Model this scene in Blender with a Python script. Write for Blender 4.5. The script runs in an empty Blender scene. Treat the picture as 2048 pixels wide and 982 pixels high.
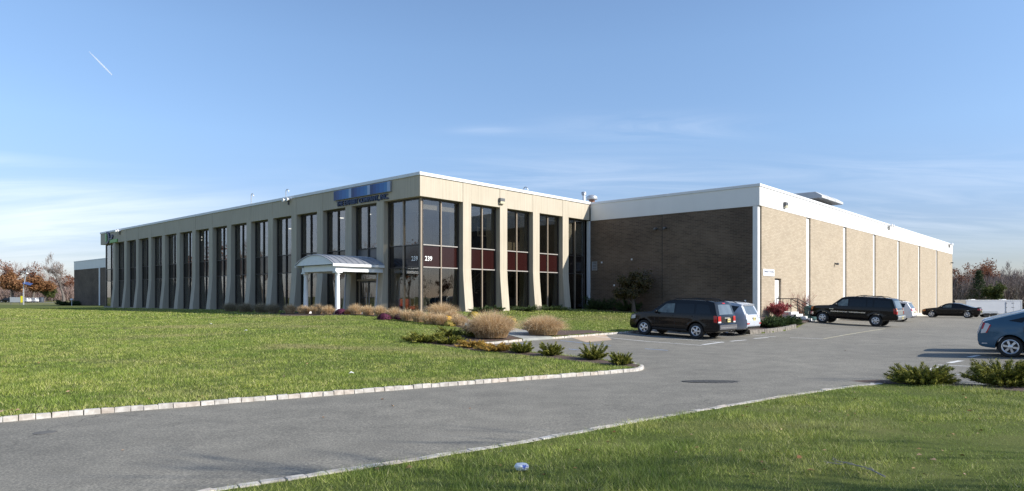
import bpy, bmesh, math, random
import numpy as np
from mathutils import Vector, Matrix

SC = bpy.context.scene
COL = SC.collection
R = math.radians
rnd = random.Random(7)

# ------------------------------------------------------------------ frame of the site
F_PX, CX, HY, EYE = 1350.0, 1024.0, 594.0, 2.0      # focal length and horizon of the photograph (2048 px wide)
C0 = np.array([-5.82, 42.70])                       # office corner
dR = np.array([.6693, .7430])                       # along the sunlit office front
dL = np.array([-.7431, .6692])                      # along the shaded office front
ROT = math.atan2(dR[1], dR[0])

def uv(u, v):
    p = C0 + u * dR + v * dL
    return float(p[0]), float(p[1])

# ------------------------------------------------------------------ terrain
_cp = []
for (u, v, z) in [(0, 0, .92), (-.7, 6, .88), (8, -.6, .93), (14, -.6, .93), (18, -1, .88), (18, -7, .80), (18.3, -13.6, .62),
                  (-1, 15, .82), (-1, 30, .73), (-1, 45, .67), (-1, 60, .58), (18, 100, .40), (18, 140, .1), (6, -4, .72),
                  (11, -8, .45), (-4, 8, .80), (-6, 20, .70), (-7, 40, .6)]:
    x, y = uv(u, v); _cp.append((x, y, z))
_cp += [(8.5, 31.5, .03), (6.6, 33.4, .15), (22.5, 42, .07), (20, 44.2, .17), (24.7, 55.4, .1), (52.3, 86, -.4), (65.7, 101, -.5),
        (56.5, 80, -.4), (45, 66, -.08), (75, 75, -.4), (30, 30, .05), (14.8, 20, .2), (20, 20, .25), (10, 16.3, .10), (3.5, 19, 0),
        (.4, 10.4, 0), (-2.5, 8.4, 0), (-9, 11, 0), (-20, 11, 0), (-20, 5, 0), (0, 4, .1), (8, 10, .2), (16, 10, .35),
        (-20, 30, .33), (-8, 24, .3), (-60, 60, .25), (-70, 90, .25), (-60, 22, 0), (-110, 110, .1), (-60, 150, .1), (90, 40, -.1), (90, 120, -.5)]
_cp = np.array(_cp)
def _phi(r): return np.sqrt(r * r + 16.0)
_n = len(_cp)
_A = np.zeros((_n + 3, _n + 3))
_A[:_n, :_n] = _phi(np.hypot(_cp[:, None, 0] - _cp[None, :, 0], _cp[:, None, 1] - _cp[None, :, 1]))
_A[:_n, :_n] += np.eye(_n) * -.4
_A[:_n, _n] = 1; _A[:_n, _n + 1] = _cp[:, 0]; _A[:_n, _n + 2] = _cp[:, 1]
_A[_n:, :_n] = _A[:_n, _n:].T
_W = np.linalg.solve(_A, np.r_[_cp[:, 2], 0, 0, 0])
def H(x, y):
    x = np.asarray(x, float); y = np.asarray(y, float)
    d = np.hypot(x - 5, y - 50)
    k = np.clip(1 - (d - 125) / 90, 0, 1); k = k * k * (3 - 2 * k)
    s = np.minimum(1, 200 / np.maximum(d, 1e-6))
    xx, yy = 5 + (x - 5) * s, 50 + (y - 50) * s
    z = _phi(np.hypot(xx[..., None] - _cp[:, 0], yy[..., None] - _cp[:, 1])) @ _W[:_n] + _W[_n] + _W[_n + 1] * xx + _W[_n + 2] * yy
    return np.clip(z, -.6, 1.0) * k
def Hs(x, y): return float(H(np.array([x]), np.array([y]))[0])

def at(px, py, dz=0.0):
    """where the sight line of a photo pixel meets the terrain"""
    k = (py - HY) / F_PX; r = (px - CX) / F_PX
    Y = 2.0 / max(k, 1e-4)
    for _ in range(40):
        z = Hs(r * Y, Y) + dz
        Y = .5 * Y + .5 * min((EYE - z) / max(k, 1e-4), 400)
    return r * Y, Y

# ------------------------------------------------------------------ things, parts, copies
def thing(name, label, cat, loc=(0, 0, 0), rz=0.0, group=None):
    o = bpy.data.objects.new(name, None); COL.objects.link(o)
    o.empty_display_size = .3
    o.location = loc; o.rotation_euler = (0, 0, rz)
    return tag(o, label, cat, group)
def tag(o, label, cat, group=None):
    o['label'] = label; o['category'] = cat
    if group: o['group'] = group
    return o
def kind(o, k):
    o['kind'] = k; return o
def copy_tree(o, parent=None):
    c = o.copy(); COL.objects.link(c)
    if parent is not None: c.parent = parent
    for ch in o.children: copy_tree(ch, c)
    return c

class MB:
    def __init__(s): s.v = []; s.f = []
    def add(s, vs, fs):
        n = len(s.v); s.v.extend([tuple(map(float, p)) for p in vs]); s.f.extend([tuple(n + i for i in f) for f in fs]); return s
    def box(s, x0, y0, z0, x1, y1, z1):
        return s.add([(x0, y0, z0), (x1, y0, z0), (x1, y1, z0), (x0, y1, z0), (x0, y0, z1), (x1, y0, z1), (x1, y1, z1), (x0, y1, z1)],
                     [(0, 3, 2, 1), (4, 5, 6, 7), (0, 1, 5, 4), (1, 2, 6, 5), (2, 3, 7, 6), (3, 0, 4, 7)])
    def cbox(s, c, hx, hy, hz, rz=0.0):
        a, b = math.cos(rz), math.sin(rz); vs = []
        for k in (-1, 1):
            for (i, j) in ((-1, -1), (1, -1), (1, 1), (-1, 1)):
                vs.append((c[0] + a * i * hx - b * j * hy, c[1] + b * i * hx + a * j * hy, c[2] + k * hz))
        return s.add(vs, [(0, 3, 2, 1), (4, 5, 6, 7), (0, 1, 5, 4), (1, 2, 6, 5), (2, 3, 7, 6), (3, 0, 4, 7)])
    def beam(s, p, q, w, h, up=(0, 0, 1)):
        p, q = Vector(p), Vector(q); d = (q - p).normalized(); up = Vector(up)
        a = d.cross(up)
        if a.length < 1e-4: a = d.cross(Vector((1, 0, 0)))
        a.normalize(); b = a.cross(d)
        vs = [e + i * a * w / 2 + j * b * h / 2 for e in (p, q) for (i, j) in ((-1, -1), (1, -1), (1, 1), (-1, 1))]
        return s.add(vs, [(0, 1, 2, 3), (7, 6, 5, 4), (0, 4, 5, 1), (1, 5, 6, 2), (2, 6, 7, 3), (3, 7, 4, 0)])
    def tube(s, pts, rad, n=8, cap=True):
        pts = [Vector(p) for p in pts]; m = len(pts)
        if not hasattr(rad, '__len__'): rad = [rad] * m
        vs = []; fs = []; a = None
        for i in range(m):
            d = (pts[min(i + 1, m - 1)] - pts[max(i - 1, 0)]).normalized()
            if a is None:
                a = d.cross(Vector((0, 0, 1)))
                if a.length < .05: a = d.cross(Vector((1, 0, 0)))
            else: a = a - d * a.dot(d)
            a.normalize(); b = d.cross(a)
            for k in range(n):
                t = 2 * math.pi * k / n
                vs.append(pts[i] + (a * math.cos(t) + b * math.sin(t)) * rad[i])
        for i in range(m - 1):
            for k in range(n):
                k2 = (k + 1) % n
                fs.append((i * n + k, i * n + k2, (i + 1) * n + k2, (i + 1) * n + k))
        if cap: fs += [tuple(range(n - 1, -1, -1)), tuple(range((m - 1) * n, m * n))]
        return s.add(vs, fs)
    def lathe(s, prof, n=20, o=(0, 0, 0), axis='z', cap=True):
        vs = []; fs = []
        for (r, z) in prof:
            for k in range(n):
                t = 2 * math.pi * k / n; c, q = r * math.cos(t), r * math.sin(t)
                vs.append((o[0] + c, o[1] + q, o[2] + z) if axis == 'z' else ((o[0] + c, o[1] + z, o[2] + q) if axis == 'y' else (o[0] + z, o[1] + c, o[2] + q)))
        for i in range(len(prof) - 1):
            for k in range(n):
                k2 = (k + 1) % n; fs.append((i * n + k, i * n + k2, (i + 1) * n + k2, (i + 1) * n + k))
        if cap: fs += [tuple(range(n)), tuple(range((len(prof) - 1) * n, len(prof) * n))]
        return s.add(vs, fs)
    def prism(s, poly, vec):
        n = len(poly); v = Vector(vec)
        vs = [Vector(p) for p in poly] + [Vector(p) + v for p in poly]
        return s.add(vs, [tuple(range(n)), tuple(range(2 * n - 1, n - 1, -1))] + [(i, n + i, n + (i + 1) % n, (i + 1) % n) for i in range(n)])
    def ico(s, c, r, sub=1, jit=0.0, sq=(1, 1, 1), rg=None):
        b = bmesh.new(); bmesh.ops.create_icosphere(b, subdivisions=sub, radius=1); b.verts.ensure_lookup_table()
        g = rg or rnd
        vs = []
        for v in b.verts:
            k = r * (1 + jit * (g.random() * 2 - 1)); vs.append((c[0] + v.co.x * k * sq[0], c[1] + v.co.y * k * sq[1], c[2] + v.co.z * k * sq[2]))
        s.add(vs, [tuple(v.index for v in f.verts) for f in b.faces]); b.free(); return s
    def mesh(s, name, m, smooth=None, recalc=True):
        me = bpy.data.meshes.new(name); me.from_pydata(s.v, [], s.f)
        if recalc:
            b = bmesh.new(); b.from_mesh(me); bmesh.ops.recalc_face_normals(b, faces=b.faces); b.to_mesh(me); b.free()
        if smooth is not None:
            me.shade_smooth()
            if smooth < 179: me.set_sharp_from_angle(angle=R(smooth))
        if m is not None: me.materials.append(m)
        return me
    def build(s, name, m, parent=None, smooth=None, bevel=0, seg=2, recalc=True):
        o = bpy.data.objects.new(name, s.mesh(name, m, smooth, recalc)); COL.objects.link(o)
        if parent is not None: o.parent = parent
        if bevel:
            md = o.modifiers.new('edge', 'BEVEL'); md.width = bevel; md.segments = seg; md.limit_method = 'ANGLE'; md.angle_limit = R(40)
        return o

def tri_mesh(name, V, F, m, parent=None, smooth=True):
    """fast mesh from arrays; V (n,3), F (k,3) or (k,4)"""
    V = np.ascontiguousarray(V, np.float32); F = np.ascontiguousarray(F, np.int32); k = F.shape[1]
    me = bpy.data.meshes.new(name)
    me.vertices.add(len(V)); me.vertices.foreach_set('co', V.ravel())
    me.loops.add(F.size); me.loops.foreach_set('vertex_index', F.ravel())
    me.polygons.add(len(F)); me.polygons.foreach_set('loop_start', np.arange(0, F.size, k, dtype=np.int32))
    me.update(calc_edges=True)
    if smooth: me.shade_smooth()
    me.materials.append(m)
    o = bpy.data.objects.new(name, me); COL.objects.link(o)
    if parent is not None: o.parent = parent
    return o

def text(name, body, size, m, parent, loc, rot, extrude=.01, align='CENTER', bold=0.0, sx=1.0):
    cu = bpy.data.curves.new(name, 'FONT'); cu.body = body; cu.size = size; cu.extrude = extrude; cu.align_x = align; cu.align_y = 'CENTER'
    cu.offset = bold; cu.resolution_u = 3
    cu.materials.append(m)
    tmp = bpy.data.objects.new(name, cu); COL.objects.link(tmp); bpy.context.view_layer.update()
    me = bpy.data.meshes.new_from_object(tmp.evaluated_get(bpy.context.evaluated_depsgraph_get())); bpy.data.objects.remove(tmp); bpy.data.curves.remove(cu)
    me.name = name
    o = bpy.data.objects.new(name, me); COL.objects.link(o); o.parent = parent
    o.location = loc; o.rotation_euler = rot; o.scale = (sx, 1, 1)
    return o

def inside(poly, X, Y):
    """points inside a polygon, vectorised"""
    c = np.zeros(X.shape, bool); n = len(poly); j = n - 1
    for i in range(n):
        xi, yi = poly[i]; xj, yj = poly[j]
        if yi != yj:
            t = ((yi > Y) != (yj > Y)) & (X < (xj - xi) * (Y - yi) / (yj - yi) + xi)
            c ^= t
        j = i
    return c

def cut_grid(b, axis, vals):
    n = [0, 0, 0]; n[axis] = 1
    for val in vals:
        c = [0, 0, 0]; c[axis] = val
        bmesh.ops.bisect_plane(b, geom=b.verts[:] + b.edges[:] + b.faces[:], dist=1e-5, plane_co=c, plane_no=n)

def sheet(name, poly, dz, m, step=2.0, skirt=0.0):
    """a polygon laid on the terrain at dz above it, cut into cells so that it follows the relief"""
    b = bmesh.new()
    vs = [b.verts.new((p[0], p[1], 0)) for p in poly]; b.faces.new(vs)
    xs = [p[0] for p in poly]; ys = [p[1] for p in poly]
    def ticks(a, c):
        out = []; t = a
        while t < c:
            far = max(0, abs(t - 20) - 45)
            t += step * (1 + far * .08); out.append(t)
        return out
    if max(xs) - min(xs) > step: cut_grid(b, 0, ticks(min(xs), max(xs)))
    if max(ys) - min(ys) > step: cut_grid(b, 1, ticks(min(ys), max(ys)))
    co = np.array([v.co[:2] for v in b.verts])
    z = H(co[:, 0], co[:, 1]) + dz
    for v, q in zip(b.verts, z): v.co.z = q
    bmesh.ops.recalc_face_normals(b, faces=b.faces)
    if b.faces and sum(f.normal.z for f in b.faces) < 0: bmesh.ops.reverse_faces(b, faces=b.faces)
    if skirt:
        ed = [e for e in b.edges if e.is_boundary]
        r = bmesh.ops.extrude_edge_only(b, edges=ed)
        for v in r['geom']:
            if isinstance(v, bmesh.types.BMVert): v.co.z -= skirt
    me = bpy.data.meshes.new(name); b.to_mesh(me); b.free(); me.shade_smooth(); me.set_sharp_from_angle(angle=R(40)); me.materials.append(m)
    o = bpy.data.objects.new(name, me); COL.objects.link(o); return o

# ------------------------------------------------------------------ materials
class NT:
    def __init__(s, name):
        s.m = bpy.data.materials.new(name); s.m.use_nodes = True; s.t = s.m.node_tree; s.t.nodes.clear()
        s.out = s.n('ShaderNodeOutputMaterial')
    def n(s, t, **k):
        o = s.t.nodes.new(t)
        for a, v in k.items():
            if hasattr(o, a): setattr(o, a, v)
            else: o.inputs[a.replace('_', ' ')].default_value = v
        return o
    def l(s, a, b): s.t.links.new(a, b)
    def coord(s, out='Object', scale=(1, 1, 1)):
        c = s.n('ShaderNodeTexCoord'); m = s.n('ShaderNodeMapping'); m.inputs['Scale'].default_value = scale
        s.l(c.outputs[out], m.inputs[0]); return m.outputs[0]
    def noise(s, vec, scale, detail=4, rough=.55, dist=0.0):
        n = s.n('ShaderNodeTexNoise'); n.inputs['Scale'].default_value = scale; n.inputs['Detail'].default_value = detail
        n.inputs['Roughness'].default_value = rough; n.inputs['Distortion'].default_value = dist; s.l(vec, n.inputs['Vector']); return n.outputs[0]
    def ramp(s, fac, stops):
        r = s.n('ShaderNodeValToRGB'); e = r.color_ramp.elements
        while len(e) < len(stops): e.new(.5)
        for i, (p, c) in enumerate(stops): e[i].position = p; e[i].color = (c, c, c, 1) if not hasattr(c, '__len__') else (*c[:3], 1)
        s.l(fac, r.inputs[0]); return r.outputs[0]
    def mix(s, fac, a, b, mode='MIX'):
        m = s.n('ShaderNodeMix'); m.data_type = 'RGBA'; m.blend_type = mode
        for k, q in ((0, fac), (6, a), (7, b)):
            if hasattr(q, 'links') or hasattr(q, 'is_linked'): s.l(q, m.inputs[k])
            else: m.inputs[k].default_value = (*q, 1) if hasattr(q, '__len__') else q
        return m.outputs[2]
    def math(s, op, a, b=0.0):
        m = s.n('ShaderNodeMath'); m.operation = op
        for k, q in ((0, a), (1, b)):
            if hasattr(q, 'is_linked'): s.l(q, m.inputs[k])
            else: m.inputs[k].default_value = q
        return m.outputs[0]
    def bsdf(s, color, rough=.6, metal=0.0, spec=.5, coat=0.0, normal=None, **kw):
        b = s.n('ShaderNodeBsdfPrincipled')
        for nm, q in (('Base Color', color), ('Roughness', rough), ('Metallic', metal), ('Specular IOR Level', spec), ('Coat Weight', coat)):
            if hasattr(q, 'is_linked'): s.l(q, b.inputs[nm])
            else: b.inputs[nm].default_value = (*q, 1) if hasattr(q, '__len__') else q
        for a, v in kw.items(): b.inputs[a.replace('_', ' ')].default_value = v
        if normal is not None: s.l(normal, b.inputs['Normal'])
        s.l(b.outputs[0], s.out.inputs[0]); return b
    def bump(s, h, strength=.3, dist=.02):
        b = s.n('ShaderNodeBump'); b.inputs['Strength'].default_value = strength; b.inputs['Distance'].default_value = dist
        s.l(h, b.inputs['Height']); return b.outputs[0]

def plain(name, col, rough=.6, var=.12, scale=3.0, metal=0.0, spec=.5, coat=0.0, bump=0.0, bscale=40.0, stretch=(1, 1, 1), **kw):
    t = NT(name); v = t.coord('Object', stretch)
    n = t.noise(v, scale, 5)
    a = tuple(c * (1 - var) for c in col); b = tuple(min(1, c * (1 + var)) for c in col)
    c = t.ramp(n, [(.3, a), (.7, b)])
    nm = t.bump(t.noise(v, bscale, 3), bump, .01) if bump else None
    t.bsdf(c, rough, metal, spec, coat, nm, **kw); return t.m
def island(name, cols, rough=.8, transl=0.0, patch=None, spec=.2):
    """each leaf, blade or block takes its own colour out of a range"""
    t = NT(name); g = t.n('ShaderNodeNewGeometry')
    st = [(i / max(1, len(cols) - 1), c) for i, c in enumerate(cols)]
    c = t.ramp(g.outputs['Random Per Island'], st)
    if patch:
        v = t.coord('Object')
        c = t.mix(t.ramp(t.noise(v, patch[0], 3), [(.38, 0), (.62, 1)]), c, t.mix(1.0, c, patch[1], 'MULTIPLY'))
    if transl:
        b = t.n('ShaderNodeBsdfPrincipled'); t.l(c, b.inputs['Base Color']); b.inputs['Roughness'].default_value = rough; b.inputs['Specular IOR Level'].default_value = spec
        tr = t.n('ShaderNodeBsdfTranslucent'); t.l(c, tr.inputs[0])
        m = t.n('ShaderNodeMixShader'); m.inputs[0].default_value = transl
        t.l(b.outputs[0], m.inputs[1]); t.l(tr.outputs[0], m.inputs[2]); t.l(m.outputs[0], t.out.inputs[0])
    else: t.bsdf(c, rough, 0, spec)
    return t.m
# ------------------------------------------------------------------ render, camera, light
SC.render.engine = 'CYCLES'
SC.view_settings.view_transform = 'Standard'; SC.view_settings.look = 'None'
SC.view_settings.gamma = 1; SC.view_settings.use_curve_mapping = False; SC.view_settings.exposure = 0.45
SC.cycles.max_bounces = 6; SC.cycles.transparent_max_bounces = 24; SC.cycles.diffuse_bounces = 3; SC.cycles.glossy_bounces = 3
SC.cycles.use_denoising = True; SC.cycles.denoiser = 'OPENIMAGEDENOISE'; SC.cycles.denoising_input_passes = 'RGB_ALBEDO_NORMAL'; SC.cycles.denoising_prefilter = 'NONE'
SC.cycles.caustics_reflective = False; SC.cycles.caustics_refractive = False
cam = bpy.data.cameras.new('camera'); cam_o = bpy.data.objects.new('camera', cam); COL.objects.link(cam_o)
cam_o.location = (0, 0, EYE); cam_o.rotation_euler = (R(90), 0, 0)
cam.sensor_width = 36; cam.lens = F_PX / 2048 * 36; cam.shift_y = (HY - 491) / 2048; cam.clip_end = 9000; cam.clip_start = .1
SC.camera = cam_o

SUN_EL = R(32.0); SUN_AZ = math.atan2(1.498, -.474)          # clockwise from +Y
sd = Vector((math.sin(SUN_AZ) * math.cos(SUN_EL), math.cos(SUN_AZ) * math.cos(SUN_EL), math.sin(SUN_EL)))
sun = bpy.data.lights.new('sun', 'SUN'); sun.energy = 4.95; sun.angle = R(.53); sun.color = (1, .945, .85)
sun_o = bpy.data.objects.new('sun', sun); COL.objects.link(sun_o); sun_o.rotation_euler = sd.to_track_quat('Z', 'Y').to_euler(); sun_o.location = (30, -10, 40)

W = bpy.data.worlds.new('World'); SC.world = W; W.use_nodes = True
wt = W.node_tree; wt.nodes.clear()
class WT(NT):
    def __init__(s, t): s.t = t
w = WT(wt)
sky = w.n('ShaderNodeTexSky'); sky.sky_type = 'NISHITA'; sky.sun_disc = False; sky.sun_elevation = SUN_EL; sky.sun_rotation = SUN_AZ
sky.altitude = 50; sky.air_density = 1.0; sky.dust_density = .35; sky.ozone_density = 1.6
tc = w.n('ShaderNodeTexCoord'); sx = w.n('ShaderNodeSeparateXYZ'); w.l(tc.outputs['Generated'], sx.inputs[0])
X, Y, Z = sx.outputs
zc = w.math('MAXIMUM', Z, .015)
px_ = w.math('DIVIDE', X, w.math('ADD', zc, .10)); py_ = w.math('DIVIDE', Y, w.math('ADD', zc, .10))
cv = w.n('ShaderNodeCombineXYZ'); w.l(px_, cv.inputs[0]); w.l(py_, cv.inputs[1]); cv.inputs[2].default_value = 3.7
mp = w.n('ShaderNodeMapping'); mp.inputs['Scale'].default_value = (.32, 1.15, 1); mp.inputs['Rotation'].default_value = (0, 0, R(-9)); w.l(cv.outputs[0], mp.inputs[0])
n1 = w.noise(mp.outputs[0], .9, 9, .60, .7)
mp2 = w.n('ShaderNodeMapping'); mp2.inputs['Scale'].default_value = (.5, 1.3, 1); mp2.inputs['Location'].default_value = (4.1, 1.2, 0); mp2.inputs['Rotation'].default_value = (0, 0, R(12)); w.l(cv.outputs[0], mp2.inputs[0])
n2 = w.noise(mp2.outputs[0], .42, 4, .5, .3)
# low bank of thin cloud towards the west (image left), sparse wisps elsewhere
az = w.math('DIVIDE', X, w.math('MAXIMUM', Y, .05))
west = w.ramp(w.math('MULTIPLY', w.math('ADD', az, 1.0), .8), [(.24, 1), (.58, 0)])
low = w.ramp(Z, [(.0, .15), (.05, .42), (.10, .85), (.135, .9), (.172, 0)])
bank = w.math('MULTIPLY', w.math('MULTIPLY', west, low), w.ramp(n1, [(.36, .10), (.60, 1)]))
el = w.math('DIVIDE', Z, w.math('MAXIMUM', Y, .05))
def puff(a0, e0, sa, se):
    p = w.math('ADD', w.math('POWER', w.math('DIVIDE', w.math('ABSOLUTE', w.math('SUBTRACT', az, a0)), sa), 2.0), w.math('POWER', w.math('DIVIDE', w.math('ABSOLUTE', w.math('SUBTRACT', el, e0)), se), 2.0))
    return w.math('POWER', 2.718, w.math('MULTIPLY', p, -1.0))
pm = puff(.20, .250, .15, .020)
for q in ((-.04, .247, .045, .006), (.05, .180, .30, .030), (.66, .185, .20, .030), (.60, .11, .3, .05)): pm = w.math('ADD', pm, puff(*q))
wn = w.noise(mp.outputs[0], 2.2, 9, .62, 1.2)
wisp = w.math('MULTIPLY', pm, w.ramp(wn, [(.40, 0), (.68, 1)]))
den = w.math('MINIMUM', w.math('ADD', w.math('MULTIPLY', bank, .62), w.math('MULTIPLY', wisp, .17)), .85)
tint = w.mix(1.0, sky.outputs[0], (1.06, 1.13, 1.24), 'MULTIPLY')
tint = w.mix(1.0, tint, w.ramp(Z, [(0, (.50, .48, .57)), (.10, (.66, .63, .71)), (.22, (.93, .92, .93)), (.34, (1.05, 1.05, 1.03))]), 'MULTIPLY')
skyc = w.mix(den, tint, (8.3, 8.6, 9.1))
bg = w.n('ShaderNodeBackground'); bg.inputs[1].default_value = .115; w.l(skyc, bg.inputs[0])
wo = w.n('ShaderNodeOutputWorld'); w.l(bg.outputs[0], wo.inputs[0])

# ------------------------------------------------------------------ materials of the setting
def asphalt():
    t = NT('asphalt'); v = t.coord('Object')
    fine = t.noise(v, 34, 4, .75); mid = t.noise(v, 1.4, 5, .6); big = t.noise(v, .16, 4, .6)
    c = t.ramp(big, [(.3, (.160, .152, .131)), (.7, (.207, .195, .166))])
    c = t.mix(.55, c, t.ramp(mid, [(.25, (.62, .62, .62)), (.75, (1.3, 1.3, 1.28))]), 'MULTIPLY')
    c = t.mix(.75, c, t.ramp(fine, [(.30, (.40, .40, .40)), (.5, (1, 1, 1)), (.66, (1.9, 1.86, 1.8))]), 'MULTIPLY')
    vo = t.n('ShaderNodeTexVoronoi'); vo.feature = 'DISTANCE_TO_EDGE'; vo.inputs['Scale'].default_value = .13
    wv = t.n('ShaderNodeMix'); wv.data_type = 'RGBA'; wv.inputs[0].default_value = .06; t.l(v, wv.inputs[6])
    nn = t.n('ShaderNodeTexNoise'); nn.inputs['Scale'].default_value = .5; nn.inputs['Detail'].default_value = 5; t.l(v, nn.inputs['Vector'])
    sc = t.n('ShaderNodeVectorMath'); sc.operation = 'SCALE'; sc.inputs['Scale'].default_value = 3.5; t.l(nn.outputs[1], sc.inputs[0])
    ad = t.n('ShaderNodeVectorMath'); t.l(v, ad.inputs[0]); t.l(sc.outputs[0], ad.inputs[1]); t.l(ad.outputs[0], vo.inputs['Vector'])
    crack = t.ramp(vo.outputs['Distance'], [(0, .55), (.0022, .85), (.004, 1)])
    c = t.mix(t.ramp(t.noise(v, .09, 2), [(.45, 0), (.55, 1)]), c, t.mix(1.0, c, crack, 'MULTIPLY'))
    oil = t.ramp(t.noise(v, .8, 3, .5), [(.68, 1), (.78, .72)])
    c = t.mix(.8, c, oil, 'MULTIPLY')
    t.bsdf(c, .85, 0, .3, 0, t.bump(fine, .5, .006)); return t.m
M = {}
M['asphalt'] = asphalt()
def turf(name, a, b, dry):
    t = NT(name); v = t.coord('Object')
    c = t.ramp(t.noise(v, 26, 5, .7), [(.3, a), (.7, b)])
    c = t.mix(t.ramp(t.noise(v, .33, 4, .6), [(.52, 0), (.75, .3)]), c, dry)
    c = t.mix(.5, c, t.ramp(t.noise(v, .12, 3), [(.3, (.75, .82, .7)), (.7, (1.2, 1.15, 1.1))]), 'MULTIPLY')
    t.bsdf(c, .95, 0, .15, 0, t.bump(t.noise(v, 60, 3), .6, .02)); return t.m
M['turf'] = turf('turf', (.052, .068, .015), (.125, .15, .036), (.32, .27, .13))
M['field'] = turf('field', (.11, .12, .045), (.19, .18, .075), (.28, .22, .11))
M['mulch'] = plain('mulch', (.085, .055, .042), .95, .55, 22, bump=1.0, bscale=55)
M['paint'] = plain('road_paint', (.62, .62, .60), .75, .22, 9)
M['paint_worn'] = plain('worn_paint', (.34, .34, .33), .8, .35, 9)
M['paint_cream'] = plain('cream_paint', (.42, .38, .26), .8, .3, 8)
M['paint_blue'] = plain('blue_paint', (.22, .32, .50), .8, .25, 7)
M['walk'] = plain('walk_concrete', (.30, .31, .29), .9, .14, 2.2, bump=.3, bscale=60)
M['ramp'] = plain('tan_concrete', (.45, .34, .24), .9, .10, 3)
M['granite'] = island('granite', [(.42, .40, .37), (.50, .475, .44), (.56, .53, .485), (.52, .46, .40), (.60, .57, .53)], .85, patch=(9, (.72, .70, .68)))

# ------------------------------------------------------------------ ground
def grid_mesh(name, xs, ys, dz, m):
    XX, YY = np.meshgrid(xs, ys); Zz = H(XX, YY) + dz
    V = np.stack([XX.ravel(), YY.ravel(), Zz.ravel()], 1); nx = len(xs); ny = len(ys)
    i = (np.arange(ny - 1)[:, None] * nx + np.arange(nx - 1)[None]).ravel()
    return tri_mesh(name, V, np.stack([i, i + 1, i + 1 + nx, i + nx], 1), m)
far = [-4000, -1500, -700, -420, -300]
gx = np.array(far + list(np.arange(-240, 241, 5.0)) + [-f for f in far[::-1]])
kind(grid_mesh('ground', gx, gx + 50, -.16, M['field']), 'structure')

lot_poly = [(-75, -10), (112, -10), (128, 78), (80, 120), (52, 90), (12, 46), (0, 36), (-20, 19), (-75, 17)]
lot = kind(sheet('parking_lot', lot_poly, 0, M['asphalt'], 2.0), 'structure')

# kerb lines read off the photograph
front_px = [(0, 845), (125, 834), (250, 823.5), (380, 813.5), (500, 803.5), (600, 796), (700, 788), (800, 780), (900, 772), (1000, 764.5), (1100, 757), (1200, 749.5),
            (1245, 745.5), (1270, 743.5), (1284, 741), (1289, 738), (1286, 734.5), (1270, 731.5)]
back_px = [(1230, 727), (1190, 721.5), (1130, 714.5), (1075, 709), (1010, 702.5), (965, 697), (938, 692.5)]
front = [at(*p) for p in front_px]; back = [at(*p) for p in back_px]
dx, dy = front[0][0] - front[3][0], front[0][1] - front[3][1]; n_ = math.hypot(dx, dy)
west_end = (front[0][0] + dx / n_ * 60, front[0][1] + dy / n_ * 60)
headA = [at(950, 691.2), at(1000, 686.8), at(1046, 682.5)]
headB0 = at(1105, 678)
headB1 = at(1268, 665.2)
def uvof(p):
    d = np.array(p) - C0; return float(d @ dR), float(d @ dL)
ub0, vb0 = uvof(headB0); ub1, vb1 = uvof(headB1)
slope = (vb1 - vb0) / (ub1 - ub0)
headB = [headB0, headB1]
K2 = uv(15.2, vb1 + slope * (15.2 - ub1))
kerbB_end = K2
plant_px = [(1500, 668.5), (1540, 666), (1570, 662), (1592, 656.5)]
plant = [at(*p) for p in plant_px]

def inset(P, d):
    out = []
    for i in range(len(P)):
        a, b = Vector(P[max(0, i - 1)]), Vector(P[min(len(P) - 1, i + 1)]); t = (b - a).normalized()
        out.append((P[i][0] - t.y * d, P[i][1] + t.x * d))
    return out
fi = inset([west_end] + front, .10)
lawnA = fi + back + inset(headA, .12) + inset([headB0, headB1, K2], .12) + [at(1470, 664)] + plant + [uv(21.5, -16.6), uv(21.5, -13.5), uv(30, -13.5), uv(30, 3), uv(20, 3), uv(20, 160), (-190, 190), (-190, front[0][1] + dy / n_ * 150)]
lawn_A = kind(sheet('lawn', lawnA, .07, M['turf'], 2.0, skirt=.2), 'structure')

lawnC_px = [(560, 958), (640, 945), (780, 924), (900, 905), (1000, 889.5), (1080, 876), (1160, 861.5), (1240, 847), (1330, 831), (1420, 815.5), (1520, 799), (1600, 786.5), (1650, 779), (1690, 773.5), (1715, 770.5), (1735, 769)]
kC = [at(p[0], p[1], .10) for p in lawnC_px]
bedC_px = [(1757, 768.5), (1800, 771), (1900, 776.5), (1960, 779.5), (2060, 786), (2300, 802)]
bC = [at(*p) for p in bedC_px]
lawnC = [(-9.5, -4)] + inset([at(270, 1010, .10), at(430, 976, .10)] + kC, -.11) + bC + [(30, 9), (30, -4)]
lawn_C = kind(sheet('lawn', lawnC, .10, M['turf'], 1.5, skirt=.2), 'structure')

# planting beds, walk and paint lie on the sheets below them
def px_poly(pts): return [at(*p) for p in pts]
bed_walk = px_poly([(560, 628), (560, 634), (640, 634), (700, 633), (760, 636), (800, 641), (850, 648), (900, 655), (938, 662), (960, 672), (905, 675), (850, 684), (830, 690), (880, 694.5), (950, 706), (1010, 711), (1060, 717), (1110, 722.5), (1180, 731), (1240, 738.5), (1272, 741),
                    (1282, 738.5), (1270, 733.5), (1230, 729), (1190, 723.5), (1130, 716.5), (1075, 711), (1010, 704.5), (965, 699), (942, 693.5), (953, 689.8), (1000, 685.3), (1046, 681), (1010, 672), (965, 660), (925, 650), (880, 640), (830, 634), (760, 629), (700, 627), (620, 626)])
kind(sheet('planting_bed', bed_walk, .082, M['mulch'], 1.5), 'structure')
bed_b = px_poly([(1036, 662), (1070, 669), (1105, 676), (1160, 671.6), (1215, 667.6), (1180, 663.5), (1130, 664), (1070, 659)])
kind(sheet('planting_bed', bed_b, .082, M['mulch'], 1.5), 'structure')
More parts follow.
